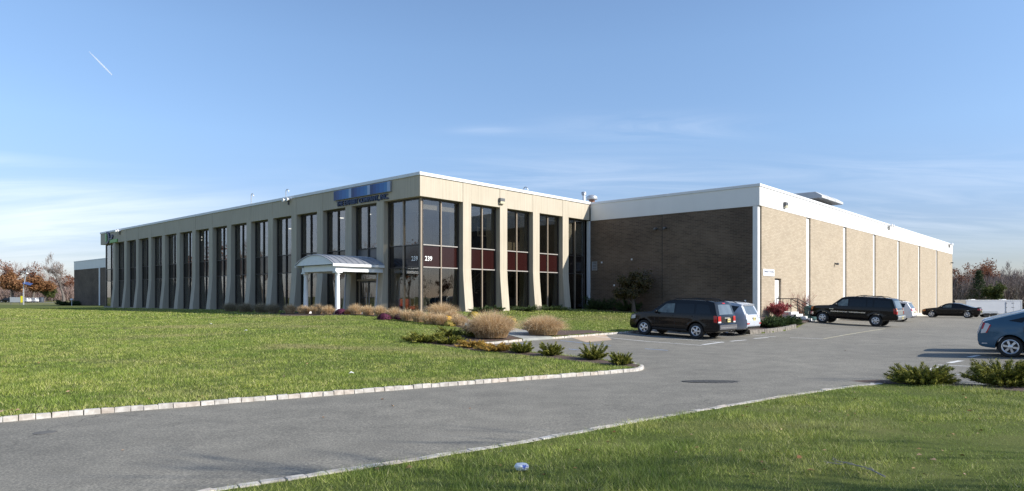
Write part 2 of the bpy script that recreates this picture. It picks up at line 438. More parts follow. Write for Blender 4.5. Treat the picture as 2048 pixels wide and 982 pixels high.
bed_c = [at(1700, 772), at(1735, 770), at(1757, 769.5), at(1800, 772), at(1900, 777.5), at(1960, 780.5), at(2060, 787), at(2300, 803), at(2300, 820), at(2060, 796), at(1900, 784), at(1800, 779), at(1730, 776)]
kind(sheet('planting_bed', bed_c, .112, M['mulch'], 1.2), 'structure')
bed_d = [uv(16.2, -2), uv(18.4, -2), uv(18.4, -13.4), uv(16.0, -13.4)]
kind(sheet('planting_bed', bed_d, .082, M['mulch'], 1.5), 'structure')
walkway = px_poly([(1046, 682), (1105, 678), (1070, 669), (1035, 661), (985, 650), (930, 641.5), (880, 635), (800, 630), (720, 627), (650, 625.5), (650, 627.5), (720, 630), (800, 634.5), (870, 642), (915, 651), (960, 661), (1010, 672)])
kind(sheet('walkway', walkway, .097, M['walk'], 1.5, skirt=.14), 'structure')
bed_e = [plant[0], plant[1], plant[2], plant[3], uv(21.6, -16.75), uv(21.6, -14.35), uv(18.4, -14.35), at(1465, 660)]
kind(sheet('planting_bed', bed_e, .09, M['mulch'], 1.2), 'structure')
BEDS = [bed_walk, bed_b, bed_c, bed_d, bed_e, walkway]

# ------------------------------------------------------------------ kerbs of granite blocks
def kerb(pts, wd=.13, h=.082, L=.225, seed=1, inner=0.0, lift=0.0):
    g = random.Random(seed); P = [Vector((p[0], p[1], 0)) for p in pts]
    seg = [(P[i + 1] - P[i]).length for i in range(len(P) - 1)]; tot = sum(seg); mb = MB(); s = 0; sg = 1 if wd > 0 else -1
    def pt(d):
        i = 0
        while i < len(seg) - 1 and d > seg[i]: d -= seg[i]; i += 1
        return P[i] + (P[i + 1] - P[i]) * min(1, d / max(seg[i], 1e-6))
    while s < tot - .1:
        l = L * g.uniform(.9, 1.1); a, b = pt(s + .004), pt(min(tot, s + l - .004)); s += l
        t = (b - a).normalized(); n = Vector((-t.y, t.x, 0))
        za, zb = Hs(a.x, a.y), Hs(b.x, b.y); hh = h + g.uniform(-.007, .007) + lift; o = g.uniform(-.012, .012)
        vs = []
        for (q, z) in ((a, za), (b, zb)):
            for (k, dz) in ((-.02 * sg, -.12), (wd, -.12), (wd - .012 * sg, hh), (.012 * sg, hh)):
                j = Vector((g.uniform(-.008, .008), g.uniform(-.008, .008), 0))
                vs.append(Vector((q.x, q.y, z + dz + g.uniform(-.006, .006))) + n * (k + o) + j)
        mb.add(vs, [(0, 1, 2, 3), (7, 6, 5, 4), (0, 4, 5, 1), (1, 5, 6, 2), (2, 6, 7, 3), (3, 7, 4, 0)])
    return kind(mb.build('kerb', M['granite'], bevel=.009, seg=2), 'structure')
kerb([west_end] + front, seed=1)
kerb(back, h=.03, seed=2)
kerb(headA, seed=3)
kerb([headB0, headB1, K2], seed=4)
kerb([at(270, 1010, .10), at(430, 976, .10)][::1] + kC + [at(1757, 768.5, .08)], wd=-.14, h=.115, seed=5)
kerb([at(1757, 768.5)] + bC[1:], h=.035, wd=.08, seed=6)

# ------------------------------------------------------------------ paint
def stripe(a, b, wd=.10, m='paint'):
    A, B = Vector(at(*a)), Vector(at(*b)); t = (B - A).normalized(); n = Vector((-t.y, t.x)) * wd / 2
    return kind(sheet('road_marking', [A - n, B - n, B + n, A + n], .005, M[m], 2.0), 'structure')
for a, b in [((1191, 673), (1404, 691)), ((1254, 667.5), (1448, 685)), ((1489, 669), (1552, 674)), ((1580, 675.3), (1647, 677.8))]: stripe(a, b)
for a, b in [((1405, 689.6), (1446, 684)), ((1461, 682.6), (1492, 680)), ((1508, 677.2), (1536, 675))]: stripe(a, b, .16)
stripe((1647, 677.8), (1770, 657.5), .11, 'paint_cream')
stripe((1680, 671), (1712, 667), .10, 'paint_worn')
for a, b in [((1120, 681), (1222, 692)), ((1057, 708.5), (1168, 722)), ((1137, 698), (1156, 700)), ((1290, 697.6), (1336, 701)), ((1040, 686), (1060, 688))]: stripe(a, b, .09, 'paint_blue')
for a, b in [((1870, 729.5), (2080, 740)), ((1880, 748), (2080, 756.5)), ((1757, 763.5), (1800, 764.8)), ((1800, 764.8), (2060, 776.5)), ((1743, 767.5), (1757, 763.5))]: stripe(a, b, .09)
for a, b in [((1898, 726), (1922, 721.5)), ((1855, 740), (1882, 734.5)), ((1938, 714.5), (1958, 710.5))]: stripe(a, b, .17)
kind(sheet('ramp_patch', px_poly([(1140, 674), (1210, 668.6), (1224, 680), (1172, 684.5)]), .004, M['ramp'], 2), 'structure')
# ------------------------------------------------------------------ building materials
def concrete(name, col, streak=.18):
    t = NT(name); v = t.coord('Object'); vs = t.coord('Object', (7, 7, .22)); fl = t.coord('Object', (1, 1, .05))
    n = t.noise(vs, 1.0, 6, .6); b = t.noise(v, .35, 4, .6); f = t.noise(fl, 22, 2)
    c = t.ramp(n, [(.25, tuple(x * (1 - streak) for x in col)), (.75, tuple(min(1, x * (1 + streak * .6)) for x in col))])
    c = t.mix(.6, c, t.ramp(b, [(.3, (.88, .87, .84)), (.7, (1.06, 1.06, 1.06))]), 'MULTIPLY')
    t.bsdf(c, .85, 0, .25, 0, t.bump(f, .35, .012)); return t.m
def brick(name, c1, c2, mort, bw=.39, bh=.112, stain=0.0):
    t = NT(name); tc = t.n('ShaderNodeTexCoord'); s = t.n('ShaderNodeSeparateXYZ'); t.l(tc.outputs['Object'], s.inputs[0])
    cb = t.n('ShaderNodeCombineXYZ'); t.l(t.math('ADD', s.outputs[0], s.outputs[1]), cb.inputs[0]); t.l(s.outputs[2], cb.inputs[1])
    br = t.n('ShaderNodeTexBrick'); t.l(cb.outputs[0], br.inputs['Vector'])
    for k, q in (('Color1', c1), ('Color2', c2), ('Mortar', mort)): br.inputs[k].default_value = (*q, 1)
    br.inputs['Scale'].default_value = 1; br.inputs['Mortar Size'].default_value = .011; br.inputs['Mortar Smooth'].default_value = .3
    br.inputs['Brick Width'].default_value = bw; br.inputs['Row Height'].default_value = bh; br.inputs['Bias'].default_value = -.1
    c = br.outputs['Color']
    v = t.coord('Object')
    c = t.mix(.4, c, t.ramp(t.noise(v, .5, 5, .6), [(.3, (.80, .79, .78)), (.7, (1.08, 1.07, 1.05))]), 'MULTIPLY')
    if stain:
        c = t.mix(stain, c, t.ramp(t.noise(t.coord('Object', (1, .35, .6)), .55, 5, .65), [(.35, (.45, .42, .40)), (.62, (1.05, 1, .95))]), 'MULTIPLY')
    t.bsdf(c, .85, 0, .25, 0, t.bump(br.outputs['Fac'], -.5, .01)); return t.m
def glass(name, tintc, base=.07, gain=.9):
    t = NT(name); lw = t.n('ShaderNodeLayerWeight'); lw.inputs[0].default_value = .5
    p = t.math('POWER', lw.outputs['Facing'], 3.2)
    f = t.math('ADD', t.math('MULTIPLY', p, gain), base)
    v = t.coord('Object'); nm = t.bump(t.noise(v, .7, 2), .02, .1)
    tr = t.n('ShaderNodeBsdfTransparent'); tr.inputs[0].default_value = (*tintc, 1)
    gl = t.n('ShaderNodeBsdfGlossy'); gl.inputs['Roughness'].default_value = .012; gl.inputs[0].default_value = (.86, .86, .88, 1); t.l(nm, gl.inputs['Normal'])
    m = t.n('ShaderNodeMixShader'); t.l(f, m.inputs[0]); t.l(tr.outputs[0], m.inputs[1]); t.l(gl.outputs[0], m.inputs[2]); t.l(m.outputs[0], t.out.inputs[0])
    return t.m
M['concrete'] = concrete('precast_concrete', (.525, .466, .372))
M['coping'] = plain('coping_metal', (.74, .75, .76), .45, .04, 2)
M['fascia'] = plain('fascia_metal', (.79, .78, .755), .5, .03, .7, stretch=(1, 1, .3))
M['brick_tan'] = brick('tan_brick', (.455, .385, .29), (.375, .31, .228), (.30, .25, .19))
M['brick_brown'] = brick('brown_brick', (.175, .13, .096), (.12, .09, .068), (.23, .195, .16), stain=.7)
M['bronze'] = plain('bronze_frame', (.050, .042, .036), .45, .1, 5)
M['bronze_lit'] = plain('sunlit_bronze', (.30, .24, .18), .45, .08, 5)  # frame bronze made paler where the sun strikes, sunlight put into the colour
M['bar_lit'] = plain('sunlit_bar', (.38, .355, .33), .4, .06, 5)  # pale copy of the frame bars for sunlit bays, sunlight in the colour
M['glass'] = glass('window_glass', (.66, .66, .64), .085)
M['spandrel'] = plain('maroon_spandrel', (.024, .0065, .006), .16, .05, 1, spec=.4)
M['spandrel_shaded'] = plain('shaded_spandrel', (.012, .010, .010), .10, .05, 1, spec=.6)  # near-black copy of the maroon panel for shaded bays, shade in the colour
M['spandrel_grey'] = plain('grey_spandrel', (.10, .10, .105), .30, .08, 1)
M['white'] = plain('white_paint', (.80, .80, .79), .45, .03, 3)
M['pier'] = plain('interior_pier', (.60, .53, .40), .8, .05, 2)
M['inner'] = plain('interior_wall', (.22, .20, .18), .9, .08, 1)
M['inner_dark'] = plain('interior_dark_wall', (.06, .055, .05), .9, .15, .6)
M['inner_blue'] = plain('interior_blue_wall', (.012, .028, .065), .8, .05, 1)
M['inner_beige'] = plain('interior_beige_wall', (.30, .25, .18), .9, .05, 1)
M['carpet'] = plain('carpet', (.07, .06, .055), .95, .2, 8)
M['ceiling'] = plain('ceiling_tile', (.55, .55, .53), .9, .03, 2)
M['blind'] = plain('roller_blind', (.58, .52, .43), .8, .04, 3)
M['roofing'] = plain('roof_membrane', (.25, .25, .25), .9, .15, 1)
M['steel'] = plain('galvanised_steel', (.55, .56, .57), .35, .08, 6, metal=.6)
M['black'] = plain('black_metal', (.018, .018, .018), .45, .1, 8)
M['dark_grey'] = plain('dark_grey_metal', (.10, .105, .11), .5, .08, 6)
M['rust'] = plain('red_brown_pipe', (.26, .12, .07), .6, .2, 5)

Z0, ZH, ZT, ZTR, ZSP = .93, 8.40, 9.72, 5.37, 3.93
GD = .42
office = thing('office_building', 'two storey office block with flared pale concrete columns and tall dark glass bays', 'office building', (*C0, 0), ROT)
# --- walls above the windows: one precast panel per bay, joints of 2 cm at the columns
Rc = [4.14 + 3.65 * k for k in range(4)]; Lc = [4.12 + 3.67 * k for k in range(15)]; HW = .385; LE = 60.3
def fascia_panel(axis, a0, a1):
    mb = MB()
    if axis == 'u': mb.box(a0, 0, ZH, a1, GD - .02, ZT)
    else: mb.box(0, a0, ZH, GD - .02, a1, ZT)
    mb.build('fascia_panel', M['concrete'], office, bevel=.008, seg=1)
edR = [(0.0, Rc[0] - HW - .008)] + [(Rc[k] + HW + .008, Rc[k + 1] - HW - .008) for k in range(3)] + [(Rc[3] + HW + .008, 18.36)]
edL = [(GD - .015, Lc[0] - HW - .008)] + [(Lc[k] + HW + .008, Lc[k + 1] - HW - .008) for k in range(14)] + [(Lc[14] + HW + .008, LE)]
for a in edR: fascia_panel('u', *a)
for a in edL: fascia_panel('v', *a)
prof = [(-.014, ZT), (-.014, 4.45), (.01, 3.9), (.05, 3.2), (.11, 2.5), (.18, 1.8), (.26, 1.0), (.33, .2)]
def column(axis, c):
    pts = [(-o if False else -(o) , z) for (o, z) in prof]
    poly = [(-max(o, .014) if o < 0 else -o, z) for (o, z) in prof] + [(GD - .03, .2), (GD - .03, ZT)]
    mb = MB()
    if axis == 'u': mb.prism([(c - HW, d, z) for d, z in poly], (2 * HW, 0, 0))
    else: mb.prism([(d, c - HW, z) for d, z in poly], (0, 2 * HW, 0))
    mb.build('column', M['concrete'], office, bevel=.012, seg=2)
for c in Rc: column('u', c)
for c in Lc: column('v', c)
mb = MB()
mb.box(-.07, -.07, ZT + .005, 18.44, GD, 9.935); mb.box(-.07, GD, ZT + .005, GD, LE + .05, 9.935)
mb.build('roof_coping', M['coping'], office, bevel=.01, seg=1)
mb = MB()
mb.box(.35, .35, .2, 18.3, 20, Z0 - .02); mb.box(.35, 20, .2, 18.3, LE, Z0 - .03)
mb.build('floor_slab', M['carpet'], office)
mb = MB(); mb.box(.7, .7, 4.35, 18.3, LE - .1, 5.2); mb.build('upper_floor', M['ceiling'], office)
mb = MB(); mb.box(.7, .7, 8.32, 18.3, LE - .1, 8.39); mb.build('ceiling', M['ceiling'], office)
mb = MB(); mb.box(GD, GD, 9.5, 18.4, LE, 9.6); mb.build('roof', M['roofing'], office)
mb = MB(); mb.box(GD + .12, LE - .70, .2, 18.4, LE - .60, ZH); mb.build('end_wall', M['concrete'], office)
# sill kerb below the glass
mb = MB(); mb.box(.28, .30, .2, 18.3, .62, Z0 + .04); mb.box(.28, .62, .2, .62, LE - .2, Z0 - .1); mb.build('plinth', M['concrete'], office, bevel=.01)

def P(axis, a, d, z): return (a, GD + d, z) if axis == 'u' else (GD + d, a, z)
def bx(mb, axis, a0, a1, d0, d1, z0, z1):
    p, q = P(axis, a0, d0, z0), P(axis, a1, d1, z1); mb.box(p[0], p[1], z0, q[0], q[1], z1)
def window(axis, a0, a1, sp, mull='bronze', tran='bronze', blind=0.0, door=False, zb=None):
    zb = Z0 if zb is None else zb
    am = (a0 + a1) / 2; f = MB()
    bx(f, axis, a0, a1, -.06, .08, ZH - .11, ZH - .003)
    bx(f, axis, a0, a0 + .11, -.06, .08, zb - .2, ZH - .11); bx(f, axis, a1 - .11, a1, -.06, .08, zb - .2, ZH - .11)
    if not door: bx(f, axis, a0 + .11, a1 - .11, -.05, .08, zb - .2, zb + .10)
    fr = f.build('window', M['bronze'], office, bevel=.006, seg=1)
    g = MB(); bx(g, axis, am - .045, am + .045, -.085, .075, zb + .10 if not door else ZSP - .035, ZH - .11)
    g.build('mullion', M[mull], fr, bevel=.006, seg=1)
    for z in (ZTR, ZSP):
        for (p, q) in ((a0 + .11, am - .045), (am + .045, a1 - .11)):
            g = MB(); bx(g, axis, p, q, -.07, .07, z - .035, z + .035); g.build('transom', M[tran], fr, bevel=.006, seg=1)
    def pane(name, z0, z1, m, d=0.0, th=.012):
        for (p, q) in ((a0 + .11, am - .045), (am + .045, a1 - .11)):
            g = MB(); bx(g, axis, p, q, d, d + th, z0, z1); g.build(name, M[m], fr)
    pane('pane', ZTR + .035, ZH - .11, 'glass'); pane('spandrel_panel', ZSP + .035, ZTR - .035, sp, .01, .04)
    if not door: pane('pane', zb + .10, ZSP - .035, 'glass')
    if blind:
        for (p, q) in ((a0 + .16, am - .07), (am + .07, a1 - .16)):
            g = MB(); bx(g, axis, p, q, .16, .17, ZH - .28 - blind, ZH - .28); g.build('roller_blind', M['blind'], fr)
    return fr
glR = [(GD + .05, Rc[0] - HW)] + [(Rc[k] + HW, Rc[k + 1] - HW) for k in range(3)] + [(Rc[3] + HW, 18.2)]
for i, (a0, a1) in enumerate(glR):
    window('u', a0, a1, 'spandrel_shaded' if i == 4 else 'spandrel', 'bronze_lit', 'bar_lit' if i < 4 else 'bronze', [.42, .12, .10, .10, 2.6][i])
glL = [(GD + .05, Lc[0] - HW)] + [(Lc[k] + HW, Lc[k + 1] - HW) for k in range(14)] + [(Lc[14] + HW, LE - .75)]
for i, (a0, a1) in enumerate(glL):
    window('v', a0, a1, 'spandrel_grey' if i == 1 else 'spandrel_shaded', 'bronze_lit' if i == 0 else 'bronze', 'bronze', door=(i == 1), zb=Hs(*uv(0, (a0 + a1) / 2)) + .05)
mb = MB(); mb.box(GD - .06, GD - .06, .6, GD + .10, GD + .10, ZH - .003); mb.build('corner_post', M['bronze_lit'], office, bevel=.008)
mb = MB(); mb.box(GD - .06, LE - .75, .3, GD + .1, LE - .6, ZH - .003); mb.build('corner_post', M['bronze'], office, bevel=.008)
# entrance doors under the canopy
a0, a1 = glL[1]; am = (a0 + a1) / 2
for (p, q, s) in ((am - 1.0, am - .01, 1), (am + .01, am + 1.0, -1)):
    f = MB(); f.box(GD - .03, p, Z0, GD + .03, p + .09, 3.1); f.box(GD - .03, q - .09, Z0, GD + .03, q, 3.1)
    f.box(GD - .03, p + .09, 3.0, GD + .03, q - .09, 3.1); f.box(GD - .03, p + .09, Z0, GD + .03, q - .09, 1.15)
    f.box(GD - .03, p + .09, 1.93, GD + .03, q - .09, 1.99)
    d = f.build('door', M['bronze'], office, bevel=.005, seg=1)
    g = MB(); g.box(GD - .005, p + .09, 1.15, GD + .005, q - .09, 3.0); g.build('pane', M['glass'], d)
    hx = q - .16 if s > 0 else p + .16
    g = MB(); g.tube([(GD - .09, hx, 1.5), (GD - .09, hx, 2.3)], .018, 8); g.build('handle', M['steel'], d, smooth=40)
f = MB(); f.box(GD - .05, a0 + .11, 3.13, GD + .06, a1 - .11, 3.25); f.box(GD - .05, am - 1.12, Z0, GD + .06, am - 1.02, 3.13); f.box(GD - .05, am + 1.02, Z0, GD + .06, am + 1.12, 3.13)
dfr = f.build('door_frame', M['bronze_lit'], office, bevel=.006, seg=1)
for (p, q, z0, z1) in ((a0 + .11, a1 - .11, 3.25, ZSP - .04), (a0 + .11, am - 1.12, Z0, 3.13), (am + 1.12, a1 - .11, Z0, 3.13)):
    g = MB(); g.box(GD - .005, p, z0, GD + .005, q, z1); g.build('pane', M['glass'], dfr)
# inside: piers behind the glass, rear walls, partitions
for c in Lc:
    mb = MB(); mb.box(.95, c - .32, Z0 - .4, 1.45, c + .32, 8.32); mb.build('interior_pier', M['pier'], office, bevel=.01)
for c in Rc[0:3]:
    mb = MB(); mb.box(c - .32, .95, Z0, c + .32, 1.4, 8.32); mb.build('interior_pier', M['pier'], office, bevel=.01)
mb = MB(); mb.box(8.0, 8.0, .9, 8.2, LE - .2, 8.3); mb.build('interior_wall', M['inner_dark'], office)
mb = MB(); mb.box(4.6, 8.0, 5.2, 8.0, 8.2, 8.3); mb.box(4.6, 6.0, 5.2, 4.75, 8.0, 8.3); mb.build('interior_wall', M['inner'], office)
mb = MB(); mb.box(7.75, 5.0, 5.2, 15.4, 5.15, 8.3); mb.build('interior_wall', M['inner_blue'], office)
mb = MB(); mb.box(11.55, 3.0, 5.2, 15.2, 3.1, 8.3); mb.build('interior_wall', M['inner_beige'], office)
mb = MB(); mb.box(8.2, 7.0, .9, 18.2, 7.2, 4.35); mb.build('interior_wall', M['inner_dark'], office)
mb = MB(); mb.box(15.25, .75, .9, 15.35, 7, 8.3); mb.build('interior_wall', M['inner_beige'], office)
mb = MB(); mb.box(12.6, 2.94, 5.2, 13.7, 2.998, 7.4); mb.build('interior_door', M['inner_dark'], office)

# --- things seen through the glass
t_ = NT('fluorescent_tube'); e_ = t_.n('ShaderNodeEmission'); e_.inputs[0].default_value = (1, .96, .88, 1); e_.inputs[1].default_value = 2.2; t_.l(e_.outputs[0], t_.out.inputs[0]); M['tube'] = t_.m
for (u, v) in [(2.6, 9.6), (4.6, 9.6), (2.6, 13.2), (4.6, 24.0), (2.6, 31.4), (2.6, 38.7), (4.6, 42.5), (3.0, 2.6)]:
    mb = MB(); mb.box(u - .6, v - .12, 8.27, u + .6, v + .12, 8.318); mb.build('ceiling_light', M['tube'], office)
def Lw(u, v, z=0): x, y = uv(u, v); return (x, y, z)
M['orange'] = plain('orange_red_upholstery', (.50, .06, .03), .7, .08, 4)
M['frame_white'] = plain('picture_mount', (.62, .60, .55), .6, .05, 4)
M['art'] = plain('dark_photo_print', (.06, .06, .065), .5, .6, 6)
for (u, v, z, wd, hh, lab) in [(14.7, 4.95, 6.42, .68, .34, 'framed picture hanging low on the dark blue wall behind the glass'),
                               (10.6, 4.95, 7.2, .55, .38, 'framed picture high on the dark wall in the bay beside the corner')]:
    t = thing('framed_picture', lab, 'picture', Lw(u, v, z), ROT, 'pictures inside the office')
    mb = MB(); mb.box(-wd, -.03, -hh, wd, 0, hh); mb.build('frame', M['frame_white'], t, bevel=.01)
    mb = MB(); mb.box(-wd * .72, -.042, -hh * .66, wd * .72, -.031, hh * .66); mb.build('print', M['art'], t)
t = thing('staircase', 'indoor staircase with thin steel rails rising behind the ground floor glass', 'staircase', Lw(4.6, 2.6, Z0), ROT)
mb = MB(); st = MB()
for k in range(12): st.box(.5 + k * .29, 0, k * .17, .5 + (k + 1) * .29 + .02, 1.2, k * .17 + .045)
st.build('steps', M['inner'], t)
for yy in (0, 1.2):
    mb = MB(); mb.tube([(.05, yy, 0), (.05, yy, .98), (4.1, yy, 3.22), (4.1, yy, 2.2)], .03, 8)
    for k in range(7): mb.tube([(.3, yy, .18 + k * .10), (4.1, yy, 2.27 + k * .10)], .011, 6)
    for k in range(3): mb.tube([(.3 + k * 1.25, yy, .05 + k * .70), (.3 + k * 1.25, yy, 1.1 + k * .70)], .018, 6)
    mb.build('railing', M['steel'], t, smooth=40)
t = thing('display_shelf', 'tall open shelf of thin steel posts standing in the glass corner lobby', 'shelf', Lw(2.2, 3.2, Z0), ROT)
mb = MB()
for a in (0, 1.4):
    for b in (0, .4): mb.tube([(a, b, 0), (a, b, 3.35)], .02, 6)
mb.build('posts', M['steel'], t, smooth=40)
for k in range(5):
    mb = MB(); mb.box(-.02, -.02, .3 + k * .62, 1.42, .42, .33 + k * .62); mb.build('shelf', M['inner'], t)
for (u, v, lab) in [(1.3, 2.9, 'orange red lounge chair in the lobby next to the corner post'), (2.9, 4.2, 'orange red lounge chair further inside the glass lobby')]:
    t = thing('lounge_chair', lab, 'chair', Lw(u, v, Z0), ROT, 'lobby chairs')
    mb = MB(); mb.box(-.4, -.4, .22, .4, .4, .45); mb.build('seat', M['orange'], t, bevel=.05, seg=3)
    mb = MB(); mb.box(-.4, .28, .45, .4, .42, .95); mb.build('backrest', M['orange'], t, bevel=.05, seg=3)
    for a in (-.34, .34):
        for b in (-.34, .34):
            mb = MB(); mb.tube([(a, b, 0), (a, b, .24)], .02, 6); mb.build('leg', M['steel'], t)
t = thing('reception_desk', 'white desk standing behind the ground floor glass near the brick wing', 'desk', Lw(13.6, 3.0, Z0), ROT)
mb = MB(); mb.box(-.8, -.35, .70, .8, .35, .74); mb.build('desktop', M['white'], t, bevel=.01)
for a in (-.76, .72):
    mb = MB(); mb.box(a, -.33, 0, a + .04, .33, .70); mb.build('side_panel', M['white'], t)

# ------------------------------------------------------------------ warehouse
WH = thing('warehouse_building', 'long flat roofed warehouse of tan brick panels under a broad white metal fascia', 'warehouse', (*C0, 0), ROT)
WU, WV = 18.54, -14.16; EU = 91.2
pil = [0, 10.43, 20.12, 30.05, 40.2, 50.75, 61.6, 72.66]
def zb_at(u): return float(np.interp(u, [18, 30, 70, 92], [.55, .40, .02, -.1]))
for k in range(7):
    a0 = WU + pil[k] + (.40 if k == 0 else 0); a1 = (WU + pil[k + 1] - 1.0) if k < 6 else EU
    mb = MB()
    def pan(x0, x1, z0a, z0b, z1):
        mb.prism([(x0, WV - .12, z0a), (x1, WV - .12, z0b), (x1, WV - .12, z1), (x0, WV - .12, z1)], (0, .32, 0))
    if k == 0:
        d0, d1 = 21.36, 22.6
        pan(a0, d0, zb_at(a0), zb_at(d0), 8.38); pan(d0, d1, 3.36, 3.36, 8.38); pan(d1, a1, zb_at(d1), zb_at(a1), 8.38)
    else: pan(a0, a1, zb_at(a0), zb_at(a1), 8.38)
    mb.build('brick_panel', M['brick_tan'], WH)
for k, p in enumerate(pil[:7]):
    mb = MB(); x0 = WU + p - (.0 if k == 0 else 1.05); x1 = WU + p + (.39 if k == 0 else .05)
    mb.box(x0, WV, .2 if k < 3 else -.3, x1, WV + .2, 8.37)
    if k == 0: mb.box(x0, WV + .2, .2, x0 + .2, WV + .36, 8.37)
    mb.build('pilaster', M['white'], WH, bevel=.008, seg=1)
mb = MB(); mb.prism([(WU + .42, WV - .15, -.9), (EU, WV - .15, -.9), (EU, WV - .15, zb_at(EU)), (70, WV - .15, zb_at(70)), (30, WV - .15, zb_at(30)), (WU + .42, WV - .15, zb_at(WU))], (0, .1, 0))
mb.build('foundation', plain('pale_foundation', (.62, .58, .50), .9, .1, 2), WH)
mb = MB(); mb.box(WU - .02, WV - .145, 8.385, EU + .03, WV + .1, 9.70); mb.build('fascia', M['fascia'], WH)
mb = MB(); mb.box(WU - .04, WV + .1, 8.36, WU + .12, -.012, 9.70); mb.build('fascia', M['fascia'], WH)
mb = MB(); mb.box(WU - .02, 60.5, 8.0, WU + .12, 140, 9.70); mb.build('fascia', M['fascia'], WH)
mb = MB()
mb.box(WU - .09, WV - .2, 9.705, EU + .06, WV + .15, 9.90); mb.box(WU - .09, WV + .15, 9.705, WU + .2, -.075, 9.90)
mb.build('roof_coping', M['coping'], WH, bevel=.01, seg=1)
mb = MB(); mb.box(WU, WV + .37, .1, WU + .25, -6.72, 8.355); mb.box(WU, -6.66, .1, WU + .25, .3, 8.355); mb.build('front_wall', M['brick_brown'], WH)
mb = MB(); mb.box(WU + .03, -6.72, .1, WU + .2, -6.66, 8.355); mb.build('control_joint', M['black'], WH)
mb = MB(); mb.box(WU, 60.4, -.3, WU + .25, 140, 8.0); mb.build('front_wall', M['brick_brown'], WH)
mb = MB(); mb.box(WU + .2, WV + .1, 9.45, EU, 140, 9.55); mb.build('roof', M['roofing'], WH)
mb = MB(); mb.box(EU - .25, WV + .1, -.9, EU, 140, 9.69); mb.box(WU + .3, 139.7, -.5, EU - .26, 139.98, 9.69); mb.build('rear_wall', M['brick_tan'], WH)
mb = MB(); mb.box(WU - .16, .02, .7, WU - .03, .30, 8.34); mb.build('corner_trim', M['coping'], WH)
mb = MB(); mb.box(WU - .1, 122.6, 0, WU - .01, 123.2, 8.2); mb.build('downspout', M['white'], WH)
mb = MB(); mb.box(WU - .07, 60.6, 9.705, WU + .2, 140.05, 9.90); mb.build('roof_coping', M['coping'], WH, bevel=.01, seg=1)
# service door in its recess
mb = MB(); mb.box(21.36, WV + .10, .9, 22.6, WV + .16, 3.34); dfr = mb.build('door_frame', M['dark_grey'], WH)
mb = MB(); mb.box(21.44, WV + .04, .95, 22.52, WV + .10, 3.24); dr = mb.build('door', M['white'], WH, bevel=.008)
mb = MB(); mb.tube([(22.4, WV + .0, 1.95), (22.28, WV + .0, 1.95)], .02, 8); mb.cbox((22.4, WV + .03, 1.95), .03, .015, .08); mb.build('handle', M['steel'], dr, smooth=40)
# louvre and a small grille in the front wall
for (v0, v1, z0, z1) in ((-.66, -.15, 4.2, 4.96), (-.6, -.16, 1.18, 1.42)):
    mb = MB(); a = WU - .05
    mb.box(a, v0, z0, WU + .0, v0 + .05, z1); mb.box(a, v1 - .05, z0, WU, v1, z1); mb.box(a, v0 + .05, z1 - .05, WU, v1 - .05, z1); mb.box(a, v0 + .05, z0, WU, v1 - .05, z0 + .05)
    lf = mb.build('louvre_vent', M['steel'], WH)
    mb = MB(); n = max(2, int((z1 - z0) / .13))
    for k in range(n):
        z = z0 + .08 + k * (z1 - z0 - .12) / n
        mb.prism([(a + .01, v0 + .05, z), (WU - .004, v0 + .05, z + .07), (WU - .004, v0 + .05, z + .085), (a + .01, v0 + .05, z + .02)], (0, v1 - v0 - .1, 0))
    mb.build('louvre_blades', M['steel'], lf)

# ------------------------------------------------------------------ rooftop equipment
def at_roof(u, v, z): return Lw(u, v, z)
t = thing('rooftop_unit', 'low grey and white sheet metal hood overhanging the warehouse roof edge', 'roof unit', Lw(33, -13.9, 9.5), ROT)
pr = [(0, 1.04), (.0, 1.24), (.55, 1.60), (3.4, 1.62), (3.4, 1.04)]   # v, z
mb = MB(); mb.prism([(0, a, z) for a, z in pr], (6.0, 0, 0)); hood = mb.build('hood', plain('hood_metal', (.50, .51, .52), .5, .05, 2), t, bevel=.015, seg=1)
for k in (1.6, 3.6):
    mb = MB(); mb.prism([(k - .02, -.012, 1.03), (k - .02, -.012, 1.245), (k - .02, .55, 1.615), (k - .02, 1.2, 1.62), (k - .02, 1.2, 1.58), (k - .02, .56, 1.58), (k - .02, .02, 1.2)], (.04, 0, 0)); mb.build('seam', M['dark_grey'], hood)
mb = MB(); mb.box(.5, .9, 0, 5.6, 3.3, 1.03); mb.build('curb', M['black'], t)
t = thing('vent_pipe', 'slim white vent pipe with a small cap on the office roof', 'vent pipe', Lw(21.7, 3, 9.5), ROT)
mb = MB(); mb.tube([(0, 0, 0), (0, 0, 1.7)], .13, 12); mb.build('pipe', M['white'], t, smooth=40)
mb = MB(); mb.lathe([(.15, 1.66), (.22, 1.72), (.20, 1.82), (.25, 1.86), (.2, 1.96), (.02, 2.0)], 14); mb.build('cap', M['steel'], t, smooth=40)
t = thing('exhaust_ventilator', 'squat red brown exhaust stack with a broad mushroom cap on the office roof', 'ventilator', Lw(22.95, 3, 9.5), ROT)
mb = MB(); mb.tube([(0, 0, 0), (0, 0, 1.42)], .27, 16); mb.build('stack', M['rust'], t, smooth=40)
mb = MB(); mb.lathe([(.30, 1.36), (.50, 1.42), (.52, 1.58), (.50, 1.66), (.30, 1.80), (.05, 1.86)], 20); mb.build('cap', M['steel'], t, smooth=40)
